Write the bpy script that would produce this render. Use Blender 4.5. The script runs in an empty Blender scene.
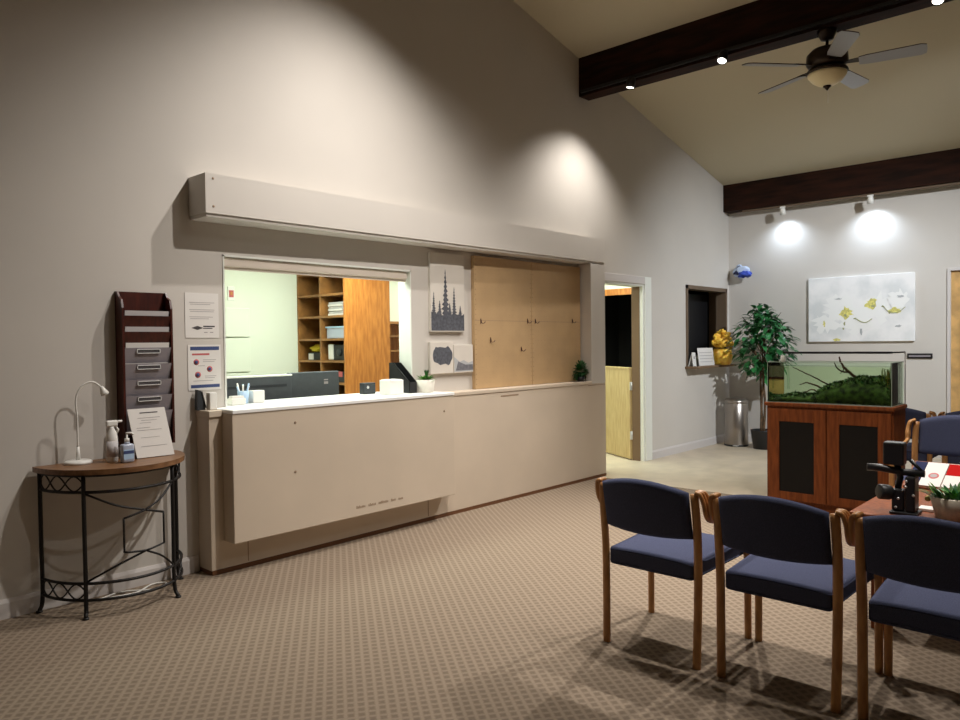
import bpy, bmesh, math, random
from mathutils import Vector, Matrix, noise
random.seed(7)
S = bpy.context.scene
COL = S.collection
PI = math.pi
W, XB, CF, BF = 4.555, 10.249, 4.389, 4.257      # wall plane, back wall, counter front, hanging board front
WT = 0.14

# ------------------------------------------------------------------ materials
def lin(c):
    c = c / 255.0
    return c / 12.92 if c <= 0.04045 else ((c + 0.055) / 1.055) ** 2.4
def rgb(r, g, b): return (lin(r), lin(g), lin(b), 1.0)
M = {}
def mat(name, col, rough=0.6, metal=0.0, var=0.0, scale=20.0, bump=0.0, bscale=200.0, col2=None, spec=0.5, stretch=None, detail=4.0):
    m = bpy.data.materials.new(name); m.use_nodes = True
    nt = m.node_tree; b = nt.nodes['Principled BSDF']
    b.inputs['Roughness'].default_value = rough; b.inputs['Metallic'].default_value = metal
    b.inputs['Specular IOR Level'].default_value = spec
    b.inputs['Base Color'].default_value = rgb(*col)
    tc = nt.nodes.new('ShaderNodeTexCoord'); vec = tc.outputs['Object']
    if stretch:
        mp = nt.nodes.new('ShaderNodeMapping'); mp.inputs['Scale'].default_value = stretch
        nt.links.new(vec, mp.inputs['Vector']); vec = mp.outputs['Vector']
    if var or col2:
        n = nt.nodes.new('ShaderNodeTexNoise'); n.inputs['Scale'].default_value = scale; n.inputs['Detail'].default_value = detail
        nt.links.new(vec, n.inputs['Vector'])
        r = nt.nodes.new('ShaderNodeValToRGB')
        c2 = col2 or tuple(max(0, c * (1 - var)) for c in col)
        c1 = col if col2 else tuple(min(255, c * (1 + var * .6)) for c in col)
        r.color_ramp.elements[0].position = .35; r.color_ramp.elements[1].position = .65
        r.color_ramp.elements[0].color = rgb(*c2); r.color_ramp.elements[1].color = rgb(*c1)
        nt.links.new(n.outputs['Fac'], r.inputs['Fac']); nt.links.new(r.outputs['Color'], b.inputs['Base Color'])
    if bump:
        n2 = nt.nodes.new('ShaderNodeTexNoise'); n2.inputs['Scale'].default_value = bscale; n2.inputs['Detail'].default_value = 3
        nt.links.new(tc.outputs['Object'], n2.inputs['Vector'])
        bp = nt.nodes.new('ShaderNodeBump'); bp.inputs['Strength'].default_value = bump; bp.inputs['Distance'].default_value = .004
        nt.links.new(n2.outputs['Fac'], bp.inputs['Height']); nt.links.new(bp.outputs['Normal'], b.inputs['Normal'])
    M[name] = m; return m
def emit(name, col, strength):
    m = bpy.data.materials.new(name); m.use_nodes = True
    b = m.node_tree.nodes['Principled BSDF']
    b.inputs['Base Color'].default_value = rgb(*col); b.inputs['Emission Color'].default_value = rgb(*col)
    b.inputs['Emission Strength'].default_value = strength; M[name] = m
def clear(name, tint, gloss=.08):
    m = bpy.data.materials.new(name); m.use_nodes = True; nt = m.node_tree
    nt.nodes.remove(nt.nodes['Principled BSDF']); out = nt.nodes['Material Output']
    t = nt.nodes.new('ShaderNodeBsdfTransparent'); t.inputs['Color'].default_value = rgb(*tint)
    g = nt.nodes.new('ShaderNodeBsdfGlossy'); g.inputs['Roughness'].default_value = .03
    f = nt.nodes.new('ShaderNodeFresnel'); f.inputs['IOR'].default_value = 1.14
    x = nt.nodes.new('ShaderNodeMixShader')
    nt.links.new(f.outputs['Fac'], x.inputs['Fac']); nt.links.new(t.outputs['BSDF'], x.inputs[1]); nt.links.new(g.outputs['BSDF'], x.inputs[2])
    nt.links.new(x.outputs['Shader'], out.inputs['Surface']); M[name] = m

mat('wall_paint', (203, 197, 189), .75, bump=.12, bscale=260, var=.012, scale=1.5)
mat('counter_paint', (203, 188, 169), .55, var=.02, scale=2, bump=.05, bscale=150)
mat('office_paint', (226, 230, 214), .7)
mat('ceiling_paint', (198, 188, 162), .85, bump=.25, bscale=120)
mat('base_trim', (206, 200, 196), .5)
mat('white_trim', (232, 234, 226), .45)
mat('beam_wood', (40, 20, 11), .7, spec=.15, var=.35, scale=6, stretch=(3, .4, 3), bump=.1)
mat('kick', (104, 66, 38), .6)
mat('groove', (146, 124, 102), .8)
mat('white_laminate', (240, 240, 238), .3)
mat('oak_orange', (196, 128, 58), .45, col2=(164, 98, 38), scale=7, stretch=(5, 5, .8), detail=6)
mat('oak_shelf', (150, 104, 56), .5, var=.15, scale=8)
mat('oak_door', (196, 172, 122), .45, col2=(176, 148, 98), scale=9, stretch=(6, 6, .6), detail=6)
mat('cherry', (138, 74, 34), .5, spec=.25, col2=(108, 54, 24), scale=8, stretch=(6, 6, .7), detail=5)
mat('dark_panel', (13, 11, 11), .5, spec=.3)
mat('mahogany', (78, 30, 20), .35, col2=(54, 20, 14), scale=9, stretch=(5, 5, 1))
mat('chair_wood', (200, 148, 92), .4, col2=(170, 118, 68), scale=14, stretch=(3, 3, .7))
mat('table_wood', (134, 96, 64), .4, col2=(106, 72, 44), scale=8, stretch=(1, 5, 5))
mat('navy_fabric', (74, 79, 104), .95, var=.12, scale=300, bump=.3, bscale=900, spec=.15)
mat('black_iron', (26, 23, 22), .5, metal=.3)
mat('black_plastic', (24, 24, 26), .45)
mat('black_matte', (10, 10, 10), .9, spec=.1)
mat('charcoal', (74, 80, 84), .6, var=.04)
mat('charcoal_dark', (44, 48, 52), .6)
mat('steel', (160, 152, 144), .3, metal=.9, var=.04, scale=3)
mat('chrome', (220, 220, 220), .3, metal=.7)
mat('bronze', (52, 40, 30), .35, metal=.6)
mat('fan_blade_wood', (64, 34, 22), .4, var=.2, scale=9)
mat('fan_blade_grey', (152, 154, 160), .3)
mat('bowl_glass', (244, 230, 186), .35)
mat('white_plastic', (230, 228, 222), .4)
mat('white_paper', (226, 222, 217), .9, spec=.1)
mat('grey_paper', (196, 192, 192), .8)
mat('ink', (70, 66, 68), .8)
mat('ink_pale', (168, 162, 162), .8)
mat('blue_print', (58, 74, 120), .7)
mat('red_print', (186, 92, 92), .7)
mat('pocket_grey', (150, 144, 150), .45)
mat('pot_white', (222, 216, 204), .5)
mat('pot_cream', (206, 196, 176), .6, var=.1, scale=30)
mat('succulent_green', (88, 138, 62), .5, var=.3, scale=30)
mat('dark_leaf', (40, 88, 42), .5, var=.4, scale=25)
mat('ficus_leaf', (58, 128, 70), .35, col2=(28, 80, 42), scale=9)
mat('bark', (92, 70, 48), .8, var=.3, scale=20)
mat('soil', (46, 34, 26), .95)
mat('moss', (72, 96, 40), .9, col2=(24, 36, 15), scale=26, bump=.6, bscale=90)
mat('driftwood', (72, 48, 38), .85, var=.35, scale=22)
mat('stem_plant', (96, 112, 38), .6, var=.3, scale=20)
mat('orange_reflection', (176, 76, 30), .6, var=.3, scale=20)
mat('yellow_petals', (255, 216, 84), .6, col2=(244, 176, 50), scale=25)
mat('yellow_vase', (250, 214, 90), .35, col2=(224, 150, 30), scale=18)
mat('peg_brown', (186, 155, 114), .6, var=.03, scale=5)
mat('canvas_white', (212, 205, 195), .8, var=.02, scale=5)
mat('pine_dark', (84, 86, 94), .85, var=.15, scale=40)
mat('pine_mid', (112, 112, 118), .85, var=.12, scale=30)
mat('petal_yellow', (218, 210, 122), .8, var=.15, scale=40)
mat('stroke_green', (158, 160, 118), .8)
mat('stroke_grey', (176, 178, 180), .8)
mat('wash_grey', (208, 210, 210), .8)
mat('blue_paper', (60, 84, 186), .4, var=.2, scale=30)
mat('sky_paper', (196, 212, 240), .5)
mat('yellow_plastic', (214, 190, 40), .5)
mat('pale_blue', (176, 204, 232), .35)
mat('clear_blue', (176, 184, 202), .2)
mat('shade_fabric', (216, 204, 190), .7)
mat('tan_frame', (206, 164, 104), .5, var=.1, scale=8)
mat('brown_frame', (106, 88, 70), .6)
mat('painted_dark', (18, 15, 13), .9)  # unlit darkness put into the wall colour
mat('pass_brown', (116, 92, 68), .8)
mat('red_cover', (176, 26, 24), .95, spec=.05)
mat('navy_cover', (42, 48, 78), .9, spec=.08)
mat('glass_edge', (160, 178, 160), .3)
mat('petal_white', (240, 240, 238), .8)
mat('silver', (226, 226, 224), .35)  # pale non-metal colour holds the highlight of the chrome clips
clear('glass', (246, 252, 246)); clear('water', (246, 250, 238))
emit('lamp_face', (255, 246, 230), 6.0); emit('lamp_face_cool', (240, 246, 255), 8.0); emit('office_panel', (244, 255, 240), 2.0)

def canvas_wash():
    m = M['canvas_wash'] = bpy.data.materials.new('canvas_wash'); m.use_nodes = True; nt = m.node_tree; b = nt.nodes['Principled BSDF']
    tc = nt.nodes.new('ShaderNodeTexCoord'); n = nt.nodes.new('ShaderNodeTexNoise'); n.inputs['Scale'].default_value = 3.2; n.inputs['Detail'].default_value = 3
    r = nt.nodes.new('ShaderNodeValToRGB'); r.color_ramp.elements[0].position = .42; r.color_ramp.elements[1].position = .62
    r.color_ramp.elements[0].color = rgb(240, 239, 238); r.color_ramp.elements[1].color = rgb(218, 220, 220)
    nt.links.new(tc.outputs['Object'], n.inputs['Vector']); nt.links.new(n.outputs['Fac'], r.inputs['Fac']); nt.links.new(r.outputs['Color'], b.inputs['Base Color'])
    b.inputs['Roughness'].default_value = .7
canvas_wash()

def carpet():
    m = M['carpet'] = bpy.data.materials.new('carpet'); m.use_nodes = True; nt = m.node_tree; b = nt.nodes['Principled BSDF']
    L = nt.links.new; N = nt.nodes.new
    tc = N('ShaderNodeTexCoord'); mp = N('ShaderNodeMapping'); mp.inputs['Rotation'].default_value = (0, 0, math.radians(-53.7))
    mp.inputs['Scale'].default_value = (1 / .0415,) * 3
    L(tc.outputs['Object'], mp.inputs['Vector'])
    nz = N('ShaderNodeTexNoise'); nz.inputs['Scale'].default_value = 90; nz.inputs['Detail'].default_value = 2; L(tc.outputs['Object'], nz.inputs['Vector'])
    sep = N('ShaderNodeSeparateXYZ'); L(mp.outputs['Vector'], sep.inputs['Vector'])
    def line(o, width):
        f = N('ShaderNodeMath'); f.operation = 'FRACT'; L(o, f.inputs[0])
        s = N('ShaderNodeMath'); s.operation = 'SUBTRACT'; L(f.outputs[0], s.inputs[0]); s.inputs[1].default_value = .5
        a = N('ShaderNodeMath'); a.operation = 'ABSOLUTE'; L(s.outputs[0], a.inputs[0])
        r = N('ShaderNodeMapRange'); r.inputs['From Min'].default_value = width; r.inputs['From Max'].default_value = width + .2
        r.inputs['To Min'].default_value = 1; r.inputs['To Max'].default_value = 0; L(a.outputs[0], r.inputs['Value']); return r.outputs['Result']
    lx = line(sep.outputs['Y'], .09); ly = line(sep.outputs['X'], .10)
    half = N('ShaderNodeMath'); half.operation = 'MULTIPLY'; L(ly, half.inputs[0]); half.inputs[1].default_value = .85
    mx = N('ShaderNodeMath'); mx.operation = 'MAXIMUM'; L(lx, mx.inputs[0]); L(half.outputs[0], mx.inputs[1])
    ad = N('ShaderNodeMath'); ad.operation = 'MULTIPLY_ADD'; L(nz.outputs['Fac'], ad.inputs[0]); ad.inputs[1].default_value = .9; ad.inputs[2].default_value = -.45
    a2 = N('ShaderNodeMath'); a2.operation = 'ADD'; a2.use_clamp = True; L(mx.outputs[0], a2.inputs[0]); L(ad.outputs[0], a2.inputs[1])
    c = N('ShaderNodeMix'); c.data_type = 'RGBA'; L(a2.outputs[0], c.inputs[0])
    c.inputs[6].default_value = rgb(117, 103, 89); c.inputs[7].default_value = rgb(143, 128, 111)
    L(c.outputs[2], b.inputs['Base Color']); b.inputs['Roughness'].default_value = .95; b.inputs['Specular IOR Level'].default_value = .1
carpet()
def tilefloor():
    m = mat('vinyl', (196, 182, 160), .42, var=.05, scale=4)
tilefloor()

# ------------------------------------------------------------------ mesh builder
class MB:
    def __init__(s): s.bm = bmesh.new(); s.mats = []
    def mi(s, m):
        if m not in s.mats: s.mats.append(m)
        return s.mats.index(m)
    def _merge(s, t, m, smooth=False):
        i = s.mi(m)
        for f in t.faces: f.material_index = i; f.smooth = smooth
        me = bpy.data.meshes.new('t'); t.to_mesh(me); t.free(); s.bm.from_mesh(me); bpy.data.meshes.remove(me)
    def box(s, a, b, m, bev=0, seg=2, rot=None, smooth=False):
        a, b = Vector(a), Vector(b); t = bmesh.new(); bmesh.ops.create_cube(t, size=1)
        d = b - a
        bmesh.ops.scale(t, vec=(abs(d.x), abs(d.y), abs(d.z)), verts=t.verts)
        if bev: bmesh.ops.bevel(t, geom=list(t.edges), offset=bev, segments=seg, affect='EDGES', profile=.5)
        if rot is not None: bmesh.ops.rotate(t, matrix=rot, verts=t.verts)
        bmesh.ops.translate(t, vec=(a + b) / 2, verts=t.verts); s._merge(t, m, smooth); return s
    def poly(s, pts, off, m):                      # extruded polygon: 3D points + thickness vector
        t = bmesh.new(); off = Vector(off); n = len(pts)
        va = [t.verts.new(Vector(p)) for p in pts]; vb = [t.verts.new(Vector(p) + off) for p in pts]
        t.faces.new(va); t.faces.new(vb[::-1])
        for i in range(n): t.faces.new((va[i], vb[i], vb[(i + 1) % n], va[(i + 1) % n]))
        bmesh.ops.recalc_face_normals(t, faces=t.faces); s._merge(t, m); return s
    def tube(s, pts, r, m, n=8, ry=None, closed=False, up=(0, 0, 1), smooth=True):
        pts = [Vector(p) for p in pts]; k = len(pts); t = bmesh.new(); rings = []
        rr = r if isinstance(r, (list, tuple)) else [r] * k
        up = Vector(up); prev = None
        for i, p in enumerate(pts):
            if closed: d = pts[(i + 1) % k] - pts[i - 1]
            else: d = pts[min(i + 1, k - 1)] - pts[max(i - 1, 0)]
            d.normalize()
            if prev is None:
                u = up if abs(d.dot(up)) < .95 else Vector((1, 0, 0))
            else: u = prev
            u = (u - d * d.dot(u)).normalized(); prev = u; v = d.cross(u)
            q = ry if ry else rr[i]
            if isinstance(q, (list, tuple)): q = q[i]
            ph = PI / n if n == 4 else 0
            f = math.sqrt(2) if n == 4 else 1
            rings.append([t.verts.new(p + u * math.cos(2 * PI * j / n + ph) * rr[i] * f + v * math.sin(2 * PI * j / n + ph) * q * f) for j in range(n)])
        for i in range(k if closed else k - 1):
            A, B = rings[i], rings[(i + 1) % k]
            for j in range(n): t.faces.new((A[j], A[(j + 1) % n], B[(j + 1) % n], B[j]))
        if not closed: t.faces.new(rings[0][::-1]); t.faces.new(rings[-1])
        bmesh.ops.recalc_face_normals(t, faces=t.faces); s._merge(t, m, smooth and n > 4); return s
    def lathe(s, prof, c, m, n=24, axis=(0, 0, 1)):
        t = bmesh.new(); rings = []
        for r, z in prof:
            rings.append([t.verts.new((max(r, 1e-4) * math.cos(2 * PI * j / n), max(r, 1e-4) * math.sin(2 * PI * j / n), z)) for j in range(n)])
        for A, B in zip(rings, rings[1:]):
            for j in range(n): t.faces.new((A[j], A[(j + 1) % n], B[(j + 1) % n], B[j]))
        t.faces.new(rings[0][::-1]); t.faces.new(rings[-1])
        bmesh.ops.recalc_face_normals(t, faces=t.faces)
        bmesh.ops.transform(t, matrix=Vector((0, 0, 1)).rotation_difference(Vector(axis)).to_matrix().to_4x4(), verts=t.verts)
        bmesh.ops.translate(t, vec=c, verts=t.verts); s._merge(t, m, True)
        return s
    def blob(s, c, r, m, sub=3, amp=0, fr=3, seed=0):
        t = bmesh.new(); bmesh.ops.create_icosphere(t, subdivisions=sub, radius=1)
        r = r if isinstance(r, (tuple, list)) else (r, r, r)
        for v in t.verts:
            k = 1 + amp * noise.noise(v.co * fr + Vector((seed, seed * 1.7, 0)))
            v.co = Vector((v.co.x * r[0] * k, v.co.y * r[1] * k, v.co.z * r[2] * k)) + Vector(c)
        s._merge(t, m, True); return s
    def leaf(s, p, d, ln, w, m, up=(0, 0, 1), droop=.25):
        p = Vector(p); d = Vector(d).normalized(); u = Vector(up)
        sd = d.cross(u)
        sd = sd.normalized() if sd.length > .01 else Vector((1, 0, 0))
        nrm = sd.cross(d); t = bmesh.new()
        prof = [(0, .12), (.25, .8), (.5, 1), (.75, .7), (1, .04)]
        rows = []
        for a, b in prof:
            c = p + d * ln * a - nrm * 0 - Vector((0, 0, 1)) * droop * ln * a * a
            rows.append([t.verts.new(c + sd * w * b / 2 + nrm * .12 * w * b), t.verts.new(c), t.verts.new(c - sd * w * b / 2 + nrm * .12 * w * b)])
        for A, B in zip(rows, rows[1:]):
            t.faces.new((A[0], A[1], B[1], B[0])); t.faces.new((A[1], A[2], B[2], B[1]))
        s._merge(t, m, True); return s
    def build(s, name, parent=None, loc=None, label=None, cat=None, group=None, kind=None):
        me = bpy.data.meshes.new(name); s.bm.to_mesh(me); s.bm.free()
        for m in s.mats: me.materials.append(M[m])
        o = bpy.data.objects.new(name, me); COL.objects.link(o)
        if parent: o.parent = parent
        if loc:
            o.location = loc
            if not parent: me.transform(Matrix.Translation(-Vector(loc)))
        tag(o, label, cat, group, kind); return o
def tag(o, label=None, cat=None, group=None, kind=None):
    if label: o['label'] = label
    if cat: o['category'] = cat
    if group: o['group'] = group
    if kind: o['kind'] = kind
    return o
def thing(name, loc, label, cat, group=None, rz=0, scale=1):
    o = bpy.data.objects.new(name, None); o.empty_display_size = .1; COL.objects.link(o)
    o.location = loc; o.rotation_euler = (0, 0, rz); o.scale = (scale,) * 3
    return tag(o, label, cat, group)
def copy_tree(o, parent=None):
    c = o.copy(); COL.objects.link(c)
    if parent: c.parent = parent
    for ch in [x for x in o.children]: copy_tree(ch, c)
    return c
def struct(mb, name, label=None): return mb.build(name, kind='structure', label=label)
def bez(pts, n=8):                                  # Catmull-Rom through points
    P = [Vector(p) for p in pts]; P = [2 * P[0] - P[1]] + P + [2 * P[-1] - P[-2]]; out = []
    for i in range(1, len(P) - 2):
        for j in range(n):
            t = j / n; a, b, c, d = P[i - 1:i + 3]
            out.append(.5 * ((2 * b) + (c - a) * t + (2 * a - 5 * b + 4 * c - d) * t * t + (3 * b - a - 3 * c + d) * t ** 3))
    out.append(P[-2]); return out

# ------------------------------------------------------------------ camera
yaw, pitch, roll = math.radians(42.570), math.radians(-1.3548), math.radians(-.6956)
f = Vector((math.cos(yaw) * math.cos(pitch), math.sin(yaw) * math.cos(pitch), math.sin(pitch)))
r0 = Vector((math.sin(yaw), -math.cos(yaw), 0)); u0 = r0.cross(f)
r = r0 * math.cos(roll) + u0 * math.sin(roll); u = r.cross(f)
cam = bpy.data.objects.new('camera', bpy.data.cameras.new('camera')); COL.objects.link(cam)
mw = Matrix((r, u, -f)).transposed().to_4x4(); mw.translation = Vector((0, 0, 1.45)); cam.matrix_world = mw
cam.data.sensor_width = 36; cam.data.lens = 740.64 * 36 / 960; cam.data.clip_start = .02
S.camera = cam

# ------------------------------------------------------------------ room shell
XMIN, YMIN = -2.6, -4.2
RX, RZ, SL = 3.6, 5.139, .2347
def cz(x): return RZ - SL * abs(x - RX)
struct(MB().box((XMIN, YMIN, -.05), (6.66, W + WT, 0), 'carpet'), 'floor', 'patterned tan carpet')
struct(MB().box((6.66, YMIN, -.05), (XB + .2, W + WT, 0), 'vinyl').box((XMIN, W + WT, -.05), (XB + .2, 6.6, 0), 'vinyl'), 'floor.001', 'smooth pale vinyl floor')
wl = MB()
def wseg(x0, x1, z0, z1): wl.box((x0, W, z0), (x1, W + WT, z1), 'wall_paint')
TOP = 2.4
wseg(XMIN, 2.46, 0, TOP); wseg(2.46, 4.125, 0, 1.03); wseg(2.46, 4.125, 2.05, TOP)
wseg(4.125, 6.98, 0, TOP); wseg(6.98, 7.87, 2.12, TOP); wseg(7.87, 8.93, 0, TOP)
wseg(8.93, 10.16, 0, 1.08); wseg(8.93, 10.16, 2.17, TOP); wseg(10.16, XB + .14, 0, TOP)
wl.poly([(XMIN, W, TOP), (XB + .14, W, TOP), (XB + .14, W, cz(XB + .14) + .02), (RX, W, RZ + .02), (XMIN, W, cz(XMIN) + .02)], (0, WT, 0), 'wall_paint')
struct(wl, 'wall_left')
wb = MB(); DY0, DY1, DZ = .80, 1.83, 2.23
wb.box((XB, DY1, 0), (XB + .14, W, cz(XB) + .02), 'wall_paint').box((XB, YMIN, 0), (XB + .14, DY0, cz(XB) + .02), 'wall_paint').box((XB, DY0, DZ), (XB + .14, DY1, cz(XB) + .02), 'wall_paint')
struct(wb, 'wall_back')
struct(MB().poly([(XMIN, YMIN, 0), (XB + .14, YMIN, 0), (XB + .14, YMIN, cz(XB + .14)), (RX, YMIN, RZ), (XMIN, YMIN, cz(XMIN))], (0, -.14, 0), 'wall_paint'), 'wall_right')
struct(MB().box((XMIN - .14, YMIN, 0), (XMIN, W + WT, cz(XMIN) + .02), 'wall_paint'), 'wall_front')
struct(MB().poly([(RX, YMIN - .14, RZ), (XB + .14, YMIN - .14, cz(XB + .14)), (XB + .14, W + WT, cz(XB + .14)), (RX, W + WT, RZ)], (0, 0, .12), 'ceiling_paint'), 'ceiling')
struct(MB().poly([(RX, YMIN - .14, RZ), (XMIN - .14, YMIN - .14, cz(XMIN - .14)), (XMIN - .14, W + WT, cz(XMIN - .14)), (RX, W + WT, RZ)], (0, 0, .12), 'ceiling_paint'), 'ceiling.001')
# beams across the slope
def beam(name, x0, x1, zb, label):
    b = MB().poly([(x0, YMIN, zb), (x1, YMIN, zb), (x1, YMIN, cz(x1) + .03), (x0, YMIN, cz(x0) + .03)], (0, W - YMIN, 0), 'beam_wood')
    return struct(b, name, label)
beam('ceiling_beam', 6.56, 6.74, 4.04, 'dark brown beam carrying the ceiling fan')
beam('ceiling_beam.001', 10.07, XB, 3.245, 'dark brown beam along the far wall top')
beam('ceiling_beam.002', RX - .1, RX + .1, 4.68, 'dark brown ridge beam')
# baseboards
def baseb(mb, p0, p1, nrm):
    p0, p1, n = Vector(p0), Vector(p1), Vector(nrm)
    prof = [(0, 0), (.014, 0), (.014, .085), (.006, .105), (0, .105)]
    mb.poly([p0 + n * a + Vector((0, 0, b)) for a, b in prof], p1 - p0, 'base_trim')
bl = MB(); baseb(bl, (XMIN, W, 0), (2.25, W, 0), (0, -1, 0)); baseb(bl, (8.03, W, 0), (XB, W, 0), (0, -1, 0)); struct(bl, 'baseboard_left')
bb = MB(); baseb(bb, (XB, W, 0), (XB, DY1 + .09, 0), (-1, 0, 0)); struct(bb, 'baseboard_back')

# ---- office behind the left wall
OY = 6.4; OC = 2.46
o = MB(); o.box((1.4, OY, 0), (XB + .14, OY + .1, OC), 'office_paint').box((1.3, W + WT, 0), (1.4, OY + .1, OC), 'office_paint')
struct(o, 'wall_office')
o = MB(); o.box((8.75, W + WT, 0), (8.87, 4.78, OC), 'office_paint').box((8.75, 4.78, 2.09), (8.87, 5.95, OC), 'office_paint').box((8.75, 5.95, 0), (8.87, OY, OC), 'office_paint')
struct(o, 'wall_office.001', 'office partition with a dark doorway')
o = MB(); o.box((8.735, 4.70, 2.075), (8.75, 6.03, 2.16), 'oak_orange').box((8.735, 4.70, 0), (8.75, 4.785, 2.075), 'oak_orange').box((8.735, 5.945, 0), (8.75, 6.03, 2.075), 'oak_orange')
struct(o, 'trim_1', 'orange oak casing of the dark inner doorway')
struct(MB().box((1.3, W + WT, OC), (XB + .14, OY + .1, OC + .08), 'office_paint'), 'ceiling.002', 'white office ceiling')
o = MB(); o.box((8.872, OY - .01, 0), (XB, OY - .002, OC - .01), 'painted_dark').box((XB - .012, 4.70, 0), (XB - .002, 4.856, OC - .01), 'pass_brown').box((XB - .012, 4.856, 0), (XB - .002, OY, OC - .01), 'painted_dark').box((XB, W + WT, 0), (XB + .14, OY, OC), 'painted_dark')  # brown strip paints the spill-lit end of the darkened wall
o.box((8.872, 5.96, 0), (8.884, OY - .01, OC - .01), 'painted_dark').box((8.872, 4.70, OC - .012), (XB - .012, OY - .01, OC - .002), 'painted_dark')
struct(o, 'wall_inner', 'near-black walls with the unlit room shade in their colour')

# window trims, doors
o = MB()                                            # lining of the big reception opening
z0, z1, x0, x1 = 1.03, 2.05, 2.46, 4.125
o.box((x0, W - .006, z0), (x0 + .012, W + WT, z1), 'white_trim').box((x1 - .012, W - .006, z0), (x1, W + WT, z1), 'white_trim').box((x0, W - .006, z1 - .012), (x1, W + WT, z1), 'white_trim')
struct(o, 'window_1', 'white lined reception window opening')
o = MB()
o.box((2.475, W + .012, 1.975), (4.10, W + .09, 2.036), 'shade_fabric', .008).box((2.475, W + .03, 1.955), (4.10, W + .045, 1.978), 'shade_fabric', .004)
o.build('roller_shade', loc=(3.29, W + .05, 2.036), label='rolled up beige shade along the top of the reception window', cat='roller shade')
o = MB()                                            # door frame
o.box((7.87, W - .018, 0), (8.02, W, 2.21), 'white_trim', .004).box((6.83, W - .018, 0), (6.98, W, 2.21), 'white_trim', .004).box((6.98, W - .018, 2.12), (7.87, W, 2.21), 'base_trim', .004)
o.box((7.845, W, 0), (7.87, W + WT + .01, 2.12), 'white_trim').box((6.98, W, 0), (7.005, W + WT + .01, 2.12), 'white_trim').box((7.005, W, 2.095), (7.845, W + WT + .01, 2.12), 'white_trim')
o.box((7.836, W + .045, 0), (7.845, W + WT + .01, 2.095), 'pass_brown')  # dull strip: brown door edge plus the jamb's shade put into colour
struct(o, 'door_1', 'white frame of the open half door')
hd = thing('half_door', (7.84, 4.72, 0), 'pale oak lower half of a split door swung open into the office', 'door', rz=math.radians(61))
MB().box((0, -.02, .012), (.83, .022, 1.10), 'oak_door', .003).build('panel', hd)
MB().box((-.002, -.028, 1.10), (.83, .03, 1.125), 'oak_door', .003).build('ledge', hd)
for z in (.25, .85): MB().tube([(-.012, .0, z), (-.012, .0, z + .1)], .009, 'chrome', 8).box((-.012, -.02, z), (.0, .02, z + .1), 'chrome').build('hinge', hd)
MB().box((.74, -.05, .93), (.78, -.02, 1.0), 'chrome', .006).build('latch', hd)
o = MB()                                            # small pass-through window
x0, x1, z0, z1 = 8.93, 10.16, 1.08, 2.17
o.box((x0, W - .012, z0), (x0 + .05, W + WT, z1), 'brown_frame').box((x1 - .04, W - .012, z0), (x1, W + WT, z1), 'brown_frame').box((x0, W - .012, z1 - .05), (x1, W + WT, z1), 'brown_frame').box((x0, W - .012, z0), (x1, W + WT, z0 + .02), 'brown_frame')
struct(o, 'window_2', 'brown frame of the small pass-through window')
MB().box((8.90, W - .16, 1.075), (10.13, W - .001, 1.105), 'pass_brown', .004).build('window_shelf', loc=(9.5, W - .08, 1.09), label='brown shelf under the small dark pass-through window', cat='shelf')
MB().box((8.98, 4.86, .03), (10.2, 5.4, 2.1), 'black_plastic', .01).box((8.98, 4.86, 0), (10.2, 5.38, .05), 'black_matte').build('dark_filler', loc=(9.6, 5.1, 0), label='added black block deepening the dark behind the pass-through window', cat='added block')  # block added so the opening reads black
# back wall door (oak) at the frame's right edge
o = MB(); o.box((XB - .02, DY1, 0), (XB, DY1 + .035, DZ + .035), 'base_trim', .003).box((XB - .02, DY0 - .035, 0), (XB, DY0, DZ + .035), 'base_trim', .003).box((XB - .02, DY0, DZ), (XB, DY1, DZ + .035), 'base_trim', .003)
o.box((XB + .02, DY0, 0), (XB + .06, DY1, DZ), 'tan_frame')
o.box((XB + .002, DY1 - .13, .9), (XB + .02, DY1 - .10, 1.97), 'mahogany').box((XB + .002, DY0 + .1, .9), (XB + .02, DY0 + .13, 1.97), 'mahogany').box((XB + .002, DY0 + .13, 1.94), (XB + .02, DY1 - .13, 1.97), 'mahogany').box((XB + .002, DY0 + .13, .9), (XB + .02, DY1 - .13, .93), 'mahogany')
o.box((XB + .012, DY0 + .13, .93), (XB + .02, DY1 - .13, 1.94), 'brown_frame')
struct(o, 'door_2', 'tan door with a dark framed window')

# ------------------------------------------------------------------ reception counter and bulkhead
rc = thing('reception_counter', (2.3, CF, 0), 'long beige reception counter with a white top under the window', 'counter')
def P(mb, name, label=None):
    ob = mb.build(name, label=label); ob.data.transform(Matrix.Translation((-2.3, -CF, 0))); ob.parent = rc; return ob
m = MB().box((2.258, CF, .028), (6.77, W - .002, 1.0), 'counter_paint', .003)
for x in (2.509, 4.129): m.box((x, CF - .0015, .04), (x + .006, CF, .204), 'groove')
m.box((4.40, CF - .0012, .3), (4.404, CF, .99), 'groove'); m.box((6.44, CF - .0012, .985), (6.76, CF, .99), 'groove')
m.box((5.05, CF - .0012, .955), (5.30, CF, .968), 'groove')
P(m, 'base')
P(MB().box((2.262, CF - .003, 0), (6.768, W - .002, .027), 'kick'), 'kick_strip', 'dark brown kick strip')
m = MB().box((2.345, BF, .205), (4.317, CF - .001, 1.02), 'counter_paint', .004)
for x, z in ((2.80, .93), (2.795, .60), (4.2, .9)): m.lathe([(.009, 0), (.009, .002), (.004, .004)], (x, BF, z), 'groove', 10, (0, -1, 0))
x = 3.30
for ln in (.09, .075, .10, .055, .05):
    for k in range(int(ln / .012)): m.box((x + k * .012, BF - .001, .262), (x + k * .012 + .008, BF, .262 + random.choice((.016, .02, .013))), 'groove')
    x += ln + .02
P(m, 'front_box')
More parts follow.
